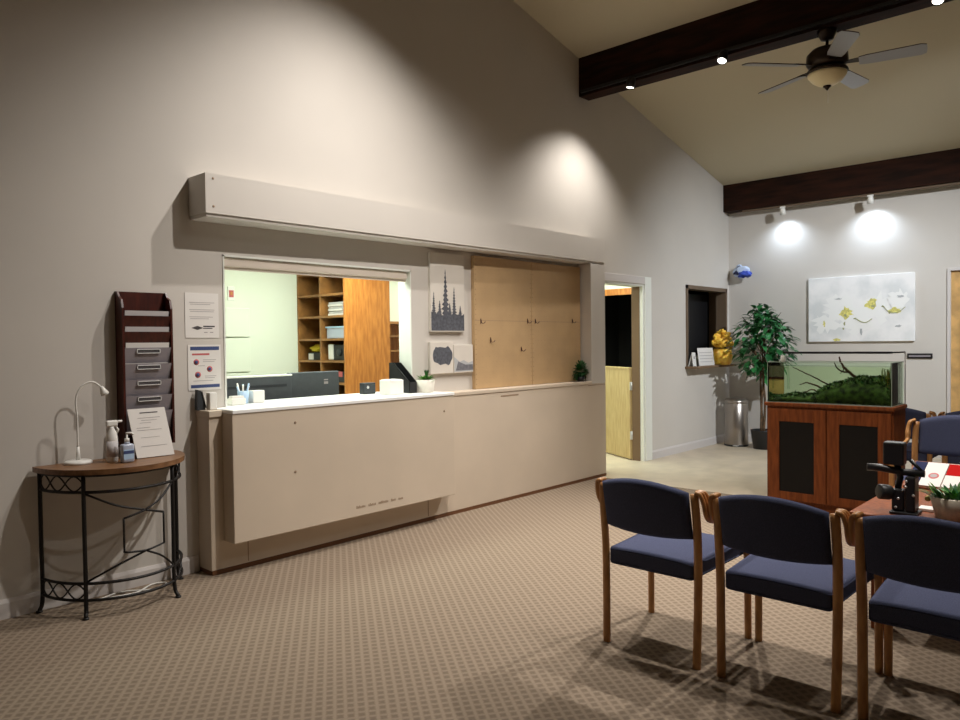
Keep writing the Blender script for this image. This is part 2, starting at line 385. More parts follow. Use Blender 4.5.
P(MB().box((2.255, CF - .012, 1.0), (2.46, W - .002, 1.04), 'counter_paint', .003), 'end_ledge')
P(MB().box((2.345, BF - .006, 1.021), (4.317, W - .001, 1.045), 'white_laminate', .004).box((2.474, W - .002, 1.031), (4.111, 4.86, 1.045), 'white_laminate', .003), 'countertop', 'white laminate top')
P(MB().box((4.319, CF - .006, 1.0), (6.505, W - .002, 1.03), 'counter_paint', .003), 'ledge')
o = MB().poly([(2.239, 4.333, 2.272), (6.77, CF, 2.288), (6.77, W - .001, 2.288), (2.239, W - .001, 2.272)], (0, 0, .245), 'wall_paint')
o.poly([(2.247, 4.345, 2.250), (6.77, CF + .01, 2.266), (6.77, W - .001, 2.266), (2.247, W - .001, 2.250)], (0, 0, .022), 'wall_paint')
for z in (2.487, 2.315): o.lathe([(.008, 0), (.008, .0015), (.003, .003)], (2.29, 4.3335, z), 'groove', 10, (0, -1, 0))
o.build('bulkhead', label='long beige boxed bulkhead projecting above the reception window', cat='bulkhead', loc=(4.5, W, 2.4))
o = MB().box((6.506, CF, 1.001), (6.77, W - .001, 2.262), 'wall_paint', .003)
o.build('boxed_column', label='beige boxed column closing the right end of the pegboard niche', cat='column', loc=(6.64, W, 1.001))

# ------------------------------------------------------------------ niche: pegboards and prints
def pegboard(x0, x1, hooks, label):
    t = thing('pegboard', (x0, W - .001, 1.032), label, 'pegboard', 'pegboards in the niche')
    w = x1 - x0; b = MB().box((0, -.04, 0), (w, 0, 1.195), 'peg_brown', .003)
    b.box((0, -.0402, .615), (w, -.04, .618), 'groove')
    nx = 16
    for k in range(26):
        zz = .04 + k * .0448
        b.box((.012, -.0405, zz), (.017, -.04, zz + .005), 'mahogany'); b.box((w - .017, -.0405, zz), (w - .012, -.04, zz + .005), 'mahogany')
    for i in range(nx):
        for k in range(24):
            b.box((.05 + i * (w - .1) / 15, -.0404, .05 + k * .0475), (.053 + i * (w - .1) / 15, -.04, .053 + k * .0475), 'groove')
    b.build('board', t)
    for hx, hz in hooks:
        hx -= x0; hz -= 1.032
        MB().tube([(hx, -.04, hz + .02), (hx, -.048, hz + .02), (hx, -.05, hz), (hx + .006, -.06, hz - .008), (hx + .02, -.068, hz - .004), (hx + .027, -.072, hz + .01)], .0035, 'mahogany', 6).box((hx - .004, -.044, hz - .012), (hx + .004, -.04, hz + .035), 'mahogany').build('hook', t)
pegboard(4.85, 5.665, [(4.93, 1.63), (5.6, 1.64), (5.06, 1.46), (5.50, 1.37)], 'left brown pegboard with four hooks beside the pine tree print')
pegboard(5.67, 6.49, [(5.72, 1.64), (6.34, 1.65)], 'right brown pegboard with two hooks beside the small bushy plant')
def pine(b, x, z0, h, w, y, m):
    n = 11
    pts = [(x - .006, y, z0)]
    L = []; R = []
    for k in range(n):
        tt = k / n; ww = w * (1 - tt) ** 1.15 / 2 + .003
        L.append((x - ww * random.uniform(.7, 1.1), y, z0 + h * tt)); L.append((x - ww * .35, y, z0 + h * (tt + .6 / n)))
        R.append((x + ww * random.uniform(.7, 1.1), y, z0 + h * tt)); R.append((x + ww * .35, y, z0 + h * (tt + .6 / n)))
    b.poly(L + [(x, y, z0 + h)] + R[::-1], (0, -.0006, 0), m)
random.seed(3)
t = thing('canvas_print', (4.525, W - .001, 1.545), 'tall pale canvas print of dark pine trees beside the pegboard', 'picture', 'canvas prints in the niche')
MB().box((-.205, -.03, 0), (.205, 0, .675), 'canvas_white', .003).build('canvas', t)
b = MB()
y = -.0302
b.poly([(-.2, y, .01), (.2, y, .01), (.2, y, .16)] + [(.2 - .4 * k / 14, y, .13 + .05 * random.random()) for k in range(1, 14)] + [(-.2, y, .17)], (0, -.0005, 0), 'pine_dark')
for px, h, w in ((-.03, .42, .12), (.075, .27, .075), (-.17, .22, .07), (-.10, .15, .08), (.15, .11, .08), (.02, .13, .1)): pine(b, px, .12, h, w, y - .0006 - .0002 * h, 'pine_dark')
b.build('print', t)
t = thing('canvas_print', (4.445, W - .001, 1.187), 'small square canvas print with a dark blot of mirrored trees', 'picture', 'canvas prints in the niche')
MB().box((-.138, -.03, 0), (.138, 0, .272), 'canvas_white', .003).build('canvas', t)
b = MB(); ol = []
for k in range(26):
    a = 2 * PI * k / 26; ol.append((.118 * math.copysign(abs(math.cos(a)) ** .6, math.cos(a)) + .01, -.0302, .155 + .085 * math.sin(a) * random.uniform(.75, 1.15)))
b.poly(ol, (0, -.0006, 0), 'pine_dark'); b.build('print', t)
t = thing('canvas_print', (4.712, W - .001, 1.187), 'small canvas print of pale grey misty hills by the pegboard edge', 'picture', 'canvas prints in the niche')
MB().box((-.122, -.03, 0), (.122, 0, .245), 'canvas_white', .003).build('canvas', t)
b = MB()
b.poly([(-.118, -.0302, .01), (.118, -.0302, .01), (.118, -.0302, .1), (.06, -.0302, .085), (0, -.0302, .11), (-.05, -.0302, .095), (-.118, -.0302, .14)], (0, -.0005, 0), 'stroke_grey')
b.poly([(-.1, -.0308, .02), (.118, -.0308, .02), (.118, -.0308, .07), (.02, -.0308, .07), (-.07, -.0308, .10)], (0, -.0005, 0), 'pine_mid'); b.build('print', t)

# ------------------------------------------------------------------ wall papers left of the window
def sheet(x0, x1, z0, z1, name, label, cat, rows, sy=W - .001):
    t = thing(name, ((x0 + x1) / 2, sy, z0), label, cat); w, h = (x1 - x0) / 2, z1 - z0
    MB().box((-w, -.003, 0), (w, 0, h), 'white_paper').build('sheet', t)
    b = MB()
    for kind, *a in rows:
        if kind == 'bar': b.box((a[0] * w, -.0036, a[2] * h), (a[1] * w, -.003, a[3] * h), a[4])
        if kind == 'disc': b.lathe([(a[2] * w, 0), (a[2] * w, .0007 if a[3] == 'red_print' else .0012)], (a[0] * w, -.003, a[1] * h), a[3], 20, (0, -1, 0))
        if kind == 'dia': b.poly([(a[0] * w - .04, -.003, a[1] * h), (a[0] * w, -.003, a[1] * h + .013), (a[0] * w + .04, -.003, a[1] * h), (a[0] * w, -.003, a[1] * h - .013)], (0, -.0007, 0), a[2])
    b.build('print', t); return t
txt = lambda z, x0=-.75, x1=.75, h=.012, m='ink_pale': ('bar', x0, x1, z, z + h, m)
sheet(2.198, 2.425, 1.502, 1.79, 'notice_sheet', 'white paper notice with a dark diamond emblem, upper of two wall sheets', 'notice',
      [txt(.78), txt(.74, -.7, .5), txt(.62), txt(.58, -.7, .7), txt(.46, -.75, .65), txt(.42, -.7, .4), ('dia', -.3, .22, 'ink'), ('bar', .05, .75, .24, .27, 'ink'), ('bar', .05, .6, .20, .22, 'ink'), ('bar', .1, .3, .11, .13, 'ink_pale'), ('bar', .45, .65, .11, .13, 'ink_pale')])
sheet(2.21, 2.434, 1.165, 1.457, 'health_poster', 'white poster with blue bands and three red discs, lower of two wall sheets', 'poster',
      [('bar', -.85, .9, .88, .96, 'blue_print'), ('bar', -.85, .9, .05, .12, 'blue_print'), ('bar', -.75, .3, .77, .81, 'red_print'), ('disc', -.5, .62, .17, 'red_print'), ('disc', .3, .46, .17, 'red_print'), ('disc', -.42, .34, .18, 'red_print'),
       ('disc', -.5, .62, .10, 'blue_print'), ('disc', .3, .46, .10, 'blue_print'), ('disc', -.42, .34, .11, 'blue_print'), txt(.66, -.1, .7), txt(.62, -.1, .6), txt(.53, -.4, 0), txt(.3, 0, .7), txt(.26, 0, .6), txt(.2, -.7, .5)])

# ------------------------------------------------------------------ file rack on the wall
t = thing('file_rack', (1.922, W - .001, .858), 'tall dark wooden wall rack with grey file pockets above the console table', 'file rack')
b = MB(); b.box((-.15, -.012, 0), (.15, 0, .92), 'mahogany')
b.build('back_board', t)
for sx in (-1, 1):
    xa = sx * .15 - (.012 if sx > 0 else 0)
    MB().poly([(xa, 0, 0), (xa, -.10, .0), (xa, -.10, .82), (xa, -.085, .87), (xa, -.05, .89), (xa, -.03, .92), (xa, 0, .92)], (.012, 0, 0), 'mahogany').build('side_board', t)
MB().box((-.138, -.098, 0), (.138, -.012, .012), 'mahogany').build('bottom_board', t)
for k in range(7):
    zt = 1.655 - .095 * k - .88
    p = MB().poly([(-.137, -.062, zt - .14), (-.137, -.058, zt - .14), (-.137, -.096, zt), (-.137, -.1, zt)], (.274, 0, 0), 'pocket_grey' if k >= 2 else 'mahogany')
    p = p.build('pocket', t)
    if k >= 2:
        MB().box((-.066, -.1005, zt - .03), (.066, -.0985, zt - .012), 'ink').box((-.07, -.103, zt - .034), (.07, -.0985, zt - .03), 'silver').box((-.07, -.103, zt - .012), (.07, -.0985, zt - .008), 'silver').box((-.07, -.103, zt - .034), (-.066, -.0985, zt - .008), 'silver').box((.066, -.103, zt - .034), (.07, -.0985, zt - .008), 'silver').build('label_holder', p)
for k, (lab, m, w) in enumerate((('pale leaflet in the topmost slot of the wall rack', 'grey_paper', .13), ('pale leaflet in the second slot of the wall rack', 'grey_paper', .13), ('pale leaflet in the third slot of the wall rack', 'white_paper', .128))):
    zt = 1.633 - .095 * k
    MB().poly([(1.922 - w, W - .075, zt - .10), (1.922 - w, W - .070, zt - .10), (1.922 - w, W - .085, zt + .03), (1.922 - w, W - .094, zt + .03)], (2 * w, 0, 0), m).build('leaflet', loc=(1.922, W - .08, zt - .1), label=lab, cat='leaflet', group='leaflets in the wall rack')

# ------------------------------------------------------------------ console table
TX, TY, TA, TB, TZ = 1.712, 4.535, .402, .45, .80
ct = thing('console_table', (TX, TY, 0), 'half round console table with a brown top and black iron frame', 'console table')
arc = [(TA * math.cos(a), -TB * math.sin(a)) for a in [PI * k / 40 for k in range(41)]]
b = MB(); b.poly([(x, y, TZ - .028) for x, y in arc], (0, 0, .028), 'table_wood'); top = b.build('tabletop', ct)
def arcp(u, s=.93): a = PI * u; return Vector((TA * s * math.cos(a), -TB * s * math.sin(a) - .0, 0))
LU = (.985, .735, .305, .04)
def ring(z, u0, u1, n=24): return [arcp(u0 + (u1 - u0) * k / n) + Vector((0, 0, z)) for k in range(n + 1)]
for uu in LU:
    p = arcp(uu); d = p.normalized() if p.length else Vector((0, -1, 0))
    d = Vector((d.x * .6, min(d.y, -.05) if uu in (.735, .305) else 0, 0))
    MB().tube(bez([p + Vector((0, 0, TZ - .03)), p + Vector((0, 0, .4)), p + Vector((0, 0, .08)), p + d * .03 + Vector((0, 0, .006))], 5), .0115, 'black_iron', 8).lathe([(.017, 0), (.017, .008), (.01, .012)], p + d * .03, 'black_iron', 10).build('leg', ct)
for z in (.765, .675, .185, .095): MB().tube(ring(z, .04, .985, 40), .0085, 'black_iron', 6).build('hoop', ct)
for z0, z1 in ((.675, .765), (.095, .185)):
    for u0, u1 in ((.985, .735), (.305, .04)):
        b = MB(); n = 24
        for sg in (-1, 1):
            b.tube([arcp(u0 + (u1 - u0) * k / n, .925) + Vector((0, 0, (z0 + z1) / 2 + sg * .040 * math.sin(3 * PI * k / n))) for k in range(n + 1)], .0045, 'black_iron', 6)
        b.build('scroll_panel', ct)
def fp(uu, z): return arcp(.735 - .43 * uu, .93) + Vector((0, 0, z))
def seg(a, b_, n=6): return [fp(a[0] + (b_[0] - a[0]) * k / n, a[1] + (b_[1] - a[1]) * k / n) for k in range(n + 1)]
b = MB()
H = [(.6, .55), (.83, .515), (.83, .34), (.6, .325), (.375, .335), (.375, .52)]
for i in range(6): b.tube(seg(H[i], H[(i + 1) % 6]), .006, 'black_iron', 6)
for a, c in (((.02, .665), H[0]), ((.98, .665), H[0]), ((.02, .195), H[3]), ((.98, .195), H[3])):
    b.tube(bez([fp(*a), fp((a[0] + c[0]) / 2 , (a[1] + c[1]) / 2 + (-.012 if a[1] > .4 else .012)), fp(*c)], 6), .006, 'black_iron', 6)
b.build('front_lattice', ct, label='wrought iron hexagon lattice')
# things on the console table
lp = thing('gooseneck_lamp', (1.515, 4.45, TZ), 'white gooseneck desk lamp on the left of the console table', 'lamp')
MB().lathe([(.072, 0), (.072, .012), (.064, .019), (.02, .022)], (0, 0, 0), 'white_plastic', 28).build('base', lp)
MB().tube([(0, 0, .02), (0, 0, .095)], [.013, .008], 'white_plastic', 10).build('socket', lp)
MB().tube(bez([(0, 0, .09), (0, 0, .25), (-.004, 0, .36), (.022, -.01, .43), (.075, -.02, .455), (.125, -.03, .42)], 8), .0052, 'white_plastic', 8).build('gooseneck', lp)
MB().lathe([(.008, 0), (.012, .012), (.021, .036), (.023, .05), (.019, .051)], (.120, -.029, .427), 'white_plastic', 16, (.38, -.05, -.9)).build('lamp_head', lp)
sp = thing('spray_bottle', (1.665, 4.365, TZ), 'white spray bottle standing behind the hand sanitizer on the console table', 'bottle')
MB().lathe([(.028, 0), (.031, .008), (.031, .13), (.026, .165), (.013, .19), (.013, .2)], (0, 0, 0), 'white_plastic', 20).build('body', sp)
MB().box((-.03, -.014, .2), (.032, .014, .235), 'white_plastic', .008).tube([(.02, 0, .225), (.055, -.008, .228)], .007, 'white_plastic', 8).tube([(.02, 0, .205), (.035, -.004, .18), (.03, -.004, .165)], .005, 'white_plastic', 6).build('trigger', sp)
MB().lathe([(.0315, .03), (.0315, .12)], (0, 0, 0), 'grey_paper', 20).build('bottle_label', sp)
pb = thing('pump_bottle', (1.712, 4.275, TZ), 'clear bluish hand sanitizer pump bottle beside the leaning sign', 'bottle')
MB().box((-.034, -.022, 0), (.034, .022, .105), 'clear_blue', .012, 3, smooth=True).lathe([(.016, .1), (.012, .12)], (0, 0, 0), 'clear_blue', 16).build('body', pb)
MB().lathe([(.013, .117), (.013, .135), (.005, .137), (.005, .162)], (0, 0, 0), 'white_plastic', 14).tube([(-.006, 0, .164), (.02, -.008, .165), (.032, -.012, .155)], .006, 'white_plastic', 8).build('pump', pb)
MB().box((-.028, -.0228, .02), (.028, -.022, .075), 'pale_blue').box((-.028, -.0229, .05), (.028, -.022, .068), 'blue_print').build('bottle_label', pb)
sg = thing('sign_holder', (1.905, 4.345, TZ), 'white printed sign leaning back in a clear stand on the console table', 'sign', rz=math.radians(-2))
b = MB(); b.poly([(-.108, 0, .004), (.108, 0, .004), (.085, .075, .285), (-.131, .075, .285)], (0, .006, -.001), 'white_paper'); pg = b.build('sheet', sg)
b = MB()
def onsh(uu, v): return Vector((-.108 + .216 * uu - .023 * v, .075 * v - .0006, .004 + .281 * v))
for v, a, c, m, h in ((.9, .3, .78, 'ink', .02), (.8, .22, .82, 'ink_pale', .01), (.75, .3, .72, 'ink_pale', .008), (.70, .25, .55, 'ink_pale', .008), (.6, .14, .5, 'ink_pale', .008), (.55, .14, .8, 'ink_pale', .008), (.4, .2, .7, 'ink_pale', .006), (.22, .16, .86, 'ink_pale', .008)):
    b.poly([onsh(a, v), onsh(c, v), onsh(c, v + h), onsh(a, v + h)], (0, -.0005, 0), m)
b.build('print', sg)
MB().poly([(-.06, .009, 0), (.06, .009, 0), (.06, .075, 0), (-.06, .075, 0)], (0, 0, .004), 'clear_blue').poly([(-.06, .055, .15), (.06, .055, .15), (.06, .078, .004), (-.06, .078, .004)], (0, .003, 0), 'clear_blue').build('stand', sg)
MB().tube(bez([(1.50, 4.53, .02), (1.6, 4.47, .006), (1.75, 4.50, .006), (1.9, 4.40, .006), (2.0, 4.46, .006), (1.93, 4.5, .006), (1.8, 4.42, .006), (1.65, 4.45, .006)], 8), .005, 'white_plastic', 6).build('power_cord', loc=(1.75, 4.45, 0), label='white cord coiled loosely on the carpet under the console table', cat='cord')

# ------------------------------------------------------------------ things on the counter
CT = 1.046
ph = thing('card_holder', (2.275, 4.50, 1.041), 'dark tilted card holder on the left end ledge under the poster', 'card holder')
MB().poly([(-.035, 0, 0), (.02, 0, 0), (-.005, 0, .12), (-.03, 0, .13)], (0, .035, 0), 'charcoal_dark').build('rest', ph)
MB().poly([(.02, -.004, .012), (.026, -.004, .014), (0, -.004, .118), (-.006, -.004, .116)], (0, .042, 0), 'black_plastic').build('front_plate', ph)
MB().box((2.30, 4.45, 1.041), (2.35, 4.50, 1.15), 'white_plastic', .004).build('white_box', loc=(2.325, 4.475, 1.041), label='slim white box beside the dark card holder on the end ledge', cat='box')
MB().box((2.535, 4.60, CT), (2.64, 4.67, CT + .045), 'white_plastic', .006).box((2.545, 4.61, CT + .045), (2.63, 4.66, CT + .06), 'white_paper').build('paper_tray', loc=(2.59, 4.63, CT), label='low white tray at the left end of the white countertop', cat='tray')
pc = thing('pen_cup', (2.675, 4.70, CT), 'pale blue cup of pens on the white countertop', 'pen cup')
MB().lathe([(.03, 0), (.034, .002), (.04, .085), (.036, .086), (.03, .01)], (0, 0, 0), 'pale_blue', 20).build('cup', pc)
random.seed(5)
for k in range(6):
    a = k * 1.05; dx, dy = .03 * math.cos(a), .03 * math.sin(a)
    MB().tube([(2.675 + dx * .4, 4.70 + dy * .4, CT + .012), (2.675 + dx * 1.5, 4.70 + dy * 1.5, CT + .12 + .01 * (k % 3))], .006, ('white_plastic', 'pale_blue')[k % 2], 7).build('pen', loc=(2.675 + dx, 4.70 + dy, CT + .012), label='slim pale blue and white pens leaning in the cup on the counter', cat='pen', group='pens in the cup')
MB().box((2.73, 4.66, CT), (2.82, 4.74, CT + .085), 'white_plastic', .005).build('tissue_box', loc=(2.775, 4.70, CT), label='small white box right beside the pen cup on the counter', cat='box')
ld = thing('card_reader', (3.79, 4.72, CT), 'small black device with a silver dot beside the orange oak panel', 'device')
MB().box((-.06, -.03, 0), (.06, .03, .09), 'charcoal_dark', .005).build('body', ld)
MB().lathe([(.012, 0), (.012, .003)], (-.02, -.03, .055), 'chrome', 12, (0, -1, 0)).build('button', ld)
MB().box((3.79, 4.44, CT), (3.93, 4.57, CT + .115), 'white_plastic', .004).box((3.80, 4.45, CT + .115), (3.92, 4.56, CT + .119), 'white_paper').build('carton', loc=(3.86, 4.505, CT), label='white cube shaped carton on the counter before the black file holder', cat='box')
mf = thing('magazine_file', (4.06, 4.60, CT), 'black slanted magazine file at the right end of the white countertop', 'magazine file')
for sx in (-.04, .036):
    MB().poly([(sx, -.13, 0), (sx, .12, 0), (sx, .12, .245), (sx, .06, .245), (sx, -.13, .09)], (.004, 0, 0), 'black_plastic').build('side_panel', mf)
MB().box((-.04, -.13, 0), (.04, -.126, .09), 'black_plastic').build('front_panel', mf)
MB().box((-.04, .116, 0), (.04, .12, .245), 'black_plastic').build('back_panel', mf)
MB().box((-.036, -.126, 0), (.036, .116, .004), 'black_plastic').build('bottom_panel', mf)
sc = thing('potted_succulent', (4.18, 4.45, CT), 'green succulent in a white pot beside the small canvas prints', 'plant')
MB().lathe([(.058, 0), (.064, .003), (.078, .105), (.073, .105), (.066, .085)], (0, 0, 0), 'pot_white', 28).build('pot', sc)
b = MB(); b.lathe([(.064, .08), (.064, .095)], (0, 0, 0), 'soil', 20)
b.build('soil', sc)
b = MB()
for k in range(40):
    a = k * 2.4; e = .15 + .85 * (k / 40)
    b.leaf((0, 0, .09), (math.cos(a), math.sin(a), e * .9), .085 + .02 * random.random(), .024, 'succulent_green', droop=.1)
for k in range(14):
    a = k * 2.4; b.leaf((.012, .0, .1), (math.cos(a) * .4, math.sin(a) * .4, 1.4), .09, .014, 'dark_leaf', droop=0)
b.build('rosette', sc)
bp = thing('bushy_plant', (6.385, 4.445, 1.031), 'small dark green bushy plant in the corner of the niche ledge', 'plant')
MB().lathe([(.035, 0), (.045, .05), (.04, .05)], (0, 0, 0), 'black_plastic', 18).build('pot', bp)
b = MB()
for k in range(260):
    v = Vector((random.gauss(0, 1), random.gauss(0, 1), random.gauss(0, 1))).normalized()
    rr = random.uniform(.3, 1)
    b.leaf(Vector((0, 0, .115)) + Vector((v.x * .11, v.y * .028, v.z * .085)) * rr, Vector((v.x, v.y * .4, v.z + .3)), .045, .024, 'dark_leaf' if k % 3 else 'ficus_leaf')
b.build('foliage', bp)

# ------------------------------------------------------------------ office furniture seen through the window
dp = thing('desk_partition', (2.75, 5.05, 0), 'low charcoal partition with a white cap inside the reception window', 'partition')
MB().box((-.42, 0, 0), (.545, .05, 1.205), 'charcoal', .004).box((-.3, -.003, 1.125), (.5, 0, 1.145), 'charcoal_dark').build('panel', dp)
MB().box((-.425, -.006, 1.205), (.55, .056, 1.219), 'white_trim', .004, 3).build('cap', dp, label='white rounded cap')
od = thing('office_desk', (3.2, 5.3, 0), 'white office desk behind the reception counter', 'desk')
MB().box((-.0, -.18, .72), (1.0, .3, .75), 'white_laminate', .004).build('desktop', od)
for x in (.1, .92): MB().box((x - .02, -.15, 0), (x + .02, .27, .72), 'charcoal').build('leg', od)
mo = thing('computer_monitor', (3.59, 5.15, .751), 'back of a dark grey monitor behind the reception counter', 'monitor')
MB().box((-.265, -.02, .13), (.225, .02, .475), 'charcoal', .008).build('screen_back', mo)
MB().box((.07, -.022, .40), (.11, -.02, .41), 'ink_pale').box((.07, -.022, .37), (.11, -.02, .39), 'ink_pale').build('badge', mo)
MB().box((-.03, .0, .01), (.03, .03, .25), 'charcoal_dark').box((-.12, -.07, 0), (.12, .1, .012), 'charcoal_dark', .004).build('stand', mo)
# cubby shelving unit: front faces -x, oak end faces -y
cu = thing('cubby_shelf', (4.252, 5.612, 0), 'tall orange oak cubby shelving unit in the office behind the window', 'shelving')
CW, CD, CH = .78, .549, 2.40
MB().box((0, 0, 0), (CD, .025, CH), 'oak_orange', .002).build('end_panel', cu, label='orange oak end panel')
MB().box((0, CW - .02, 0), (CD, CW, CH), 'oak_shelf').build('side_panel', cu)
MB().box((CD - .012, .025, 0), (CD, CW - .02, CH), 'oak_shelf').build('back_panel', cu)
MB().box((0, .385, 0), (CD - .012, .405, CH), 'oak_shelf').build('divider', cu)
SZ = [.02, .24, .445, .65, .86, 1.075, 1.285, 1.495, 1.715, 1.925, 2.14, 2.38]
for z in SZ:
    b = MB()
    for y0, y1 in ((.025, .385), (.405, CW - .02)): b.box((0, y0, z - .01), (CD - .012, y1, z + .01), 'oak_shelf')
    b.build('shelf', cu)
def inb(y0, y1, z, h, x0, x1, m, name, label, cat, extra=None, bev=.006):
    b = MB().box((x0, y0, z), (x1, y1, z + h), m, bev)
    if extra: extra(b)
    return b.build(name, loc=((x0 + x1) / 2, (y0 + y1) / 2, z), label=label, cat=cat)
for k in range(6):
    z = 1.726 + k * .022 if k < 6 else 0
    inb(5.70, 5.93, z, .019, 4.29 + .01 * (k % 2), 4.52, ('white_paper', 'grey_paper')[k % 2], 'paper_ream', 'paper bundle in the stack in the upper right cubby', 'paper', bev=.002)['group'] = 'paper stack in the cubby'
inb(5.68, 5.97, 1.506, .11, 4.30, 4.55, 'clear_blue', 'storage_bin', 'pale blue grey bin in the cubby below the paper stack', 'bin', lambda b: b.box((4.29, 5.67, 1.606), (4.56, 5.98, 1.622), 'pale_blue', .004))
inb(6.06, 6.32, 1.296, .075, 4.32, 4.5, 'black_plastic', 'camera_bag', 'black and white packet under the yellow bundle in the left cubby', 'packet', lambda b: b.box((4.314, 6.22, 1.30), (4.324, 6.30, 1.36), 'white_plastic'))
MB().blob((4.40, 6.20, 1.412), (.09, .13, .042), 'yellow_plastic', 3, .25, 2.5, 4).build('yellow_bundle', loc=(4.40, 6.20, 1.372), label='crumpled yellow bundle in the left cubby of the shelving', cat='bundle')
inb(5.66, 5.93, 1.296, .15, 4.30, 4.5, 'black_plastic', 'label_printer', 'black and white boxy printer in the right cubby', 'printer', lambda b: b.box((4.29, 5.86, 1.30), (4.33, 5.94, 1.45), 'white_plastic', .01).lathe([(.035, 0), (.035, .012), (.02, .014)], (4.30, 5.77, 1.37), 'charcoal_dark', 16, (-1, 0, 0)))
inb(5.66, 5.80, 1.086, .10, 4.28, 4.45, 'charcoal_dark', 'dark_folder_box', 'dark box with a pink slip in the lower right cubby', 'box', lambda b: b.box((4.275, 5.70, 1.14), (4.281, 5.77, 1.19), 'red_print'))
# stuff on office walls
MB().box((3.50, OY - .012, 1.87), (3.57, OY - .001, 2.0), 'white_plastic', .003).box((3.512, OY - .014, 1.90), (3.558, OY - .012, 1.965), 'red_print').box((3.525, OY - .016, 1.92), (3.545, OY - .014, 1.95), 'oak_orange').build('wall_sign', loc=(3.535, OY, 1.93), label='small white and orange sign on the office wall', cat='sign')
cb = thing('wall_cabinet', (3.30, OY - .001, .7), 'flat white panelled cabinet on the office wall', 'cabinet')
for k, (z0, z1) in enumerate(((0, .27), (.28, .49), (.50, .82), (.83, 1.10))): MB().box((-.42, -.03, z0), (.41, 0, z1), 'office_paint', .004).build('panel', cb)
rs = thing('wall_shelf', (5.35, OY - .001, 1.2), 'small oak wall shelf seen between the oak panel and window edge', 'shelf')
for z in (0, .16, .32, .46): MB().box((-.5, -.3, z), (1.0, 0, z + .02), 'oak_shelf').build('shelf', rs)
MB().box((-.5, -.012, -.02), (1.0, 0, .5), 'oak_orange').build('back_panel', rs)

# ------------------------------------------------------------------ pass-through shelf things
SZ1 = 1.106
MB().poly([(8.945, 4.46, SZ1), (9.04, 4.46, SZ1), (9.04, 4.48, SZ1 + .18), (8.945, 4.48, SZ1 + .18)], (0, .004, 0), 'white_plastic').poly([(8.945, 4.53, SZ1), (9.04, 4.53, SZ1), (9.04, 4.484, SZ1 + .16), (8.945, 4.484, SZ1 + .16)], (0, .003, 0), 'white_plastic').box((8.975, 4.466, SZ1 + .10), (9.01, 4.4705, SZ1 + .13), 'ink_pale').build('tent_card', loc=(8.99, 4.49, SZ1), label='small white tent card on the shelf of the pass-through window', cat='card')
ss = MB().poly([(9.10, 4.45, SZ1), (9.55, 4.45, SZ1), (9.55, 4.48, SZ1 + .235), (9.10, 4.48, SZ1 + .235)], (0, .005, 0), 'white_paper').poly([(9.15, 4.54, SZ1), (9.5, 4.54, SZ1), (9.5, 4.487, SZ1 + .2), (9.15, 4.487, SZ1 + .2)], (0, .003, 0), 'white_plastic')
for k in range(4): ss.box((9.14, 4.4545 + .0051 * k - .002, SZ1 + .05 + .04 * k), (9.5, 4.4585 + .0051 * k - .002, SZ1 + .056 + .04 * k), 'ink_pale')
ss.build('desk_sign', loc=(9.33, 4.5, SZ1), label='wide white desk sign between the tent card and yellow flowers', cat='sign')
yf = thing('flower_vase', (9.77, 4.46, SZ1), 'yellow flower bouquet in a yellow vase on the pass-through shelf', 'flowers')
MB().lathe([(.10, 0), (.12, .03), (.135, .12), (.12, .2), (.10, .22), (.09, .2)], (0, -.02, 0), 'yellow_vase', 24).build('vase', yf)
b = MB(); random.seed(11)
for k in range(46):
    a = random.uniform(0, 2 * PI); rr = .20 * math.sqrt(random.random()); z = .26 + .20 * random.random() * (1 - (rr / .2) ** 2 * .5)
    b.blob((rr * math.cos(a) - .05, .5 * rr * math.sin(a) - .05, z), (.042, .04, .038), 'yellow_petals', 2, .9, 2.6, k)
b.build('petals', yf)
b = MB()
for k in range(7): b.tube([(.03 * math.cos(k), -.02 + .03 * math.sin(k), .15), (.1 * math.cos(k) - .02, -.03 + .05 * math.sin(k), .33)], .006, 'dark_leaf', 5)
b.build('stem', yf)
om = thing('wall_ornament', (XB - .001, 4.33, 2.40), 'blue and white paper ornament on a short wall arm near the corner', 'ornament')
MB().box((-.05, .10, .0), (0, .17, .05), 'wall_paint', .004).tube([(-.04, .13, .025), (-.10, .05, .02)], .012, 'white_plastic', 8).build('wall_arm', om)
b = MB(); b.blob((-.12, -.01, .0), (.06, .11, .08), 'sky_paper', 3, .5, 2.2, 3); b.build('body', om)
b = MB(); b.blob((-.15, -.06, -.045), (.05, .10, .045), 'blue_paper', 3, .6, 2.5, 9).blob((-.16, .035, -.02), (.03, .05, .035), 'navy_cover', 2, .4, 2.5, 5).blob((-.15, .0, .055), (.025, .03, .02), 'navy_cover', 2, .4, 2, 2); b.build('fin', om, label='crumpled blue lower half')

# ------------------------------------------------------------------ trash can, ficus
tc = thing('trash_can', (9.80, 4.26, 0), 'round brushed steel pedal bin in the corner below the pass-through window', 'trash can')
MB().lathe([(.15, .02), (.155, .03), (.155, .58), (.15, .585)], (0, 0, 0), 'steel', 32).build('body', tc)
MB().lathe([(.156, .585), (.158, .59), (.158, .61), (.13, .645), (.05, .66), (.01, .662)], (0, 0, 0), 'steel', 32).build('lid', tc)
MB().lathe([(.152, 0), (.157, .004), (.157, .022), (.15, .024)], (0, 0, 0), 'black_plastic', 32).build('base_ring', tc)
MB().box((-.19, -.09, .012), (-.12, -.03, .024), 'chrome', .004).build('pedal', tc)
fi = thing('ficus_tree', (9.72, 3.865, 0), 'tall leafy green ficus tree in a black pot behind the aquarium', 'plant')
MB().lathe([(.11, 0), (.12, .004), (.15, .24), (.155, .25), (.14, .25), (.135, .22)], (0, 0, 0), 'black_plastic', 28).build('pot', fi)
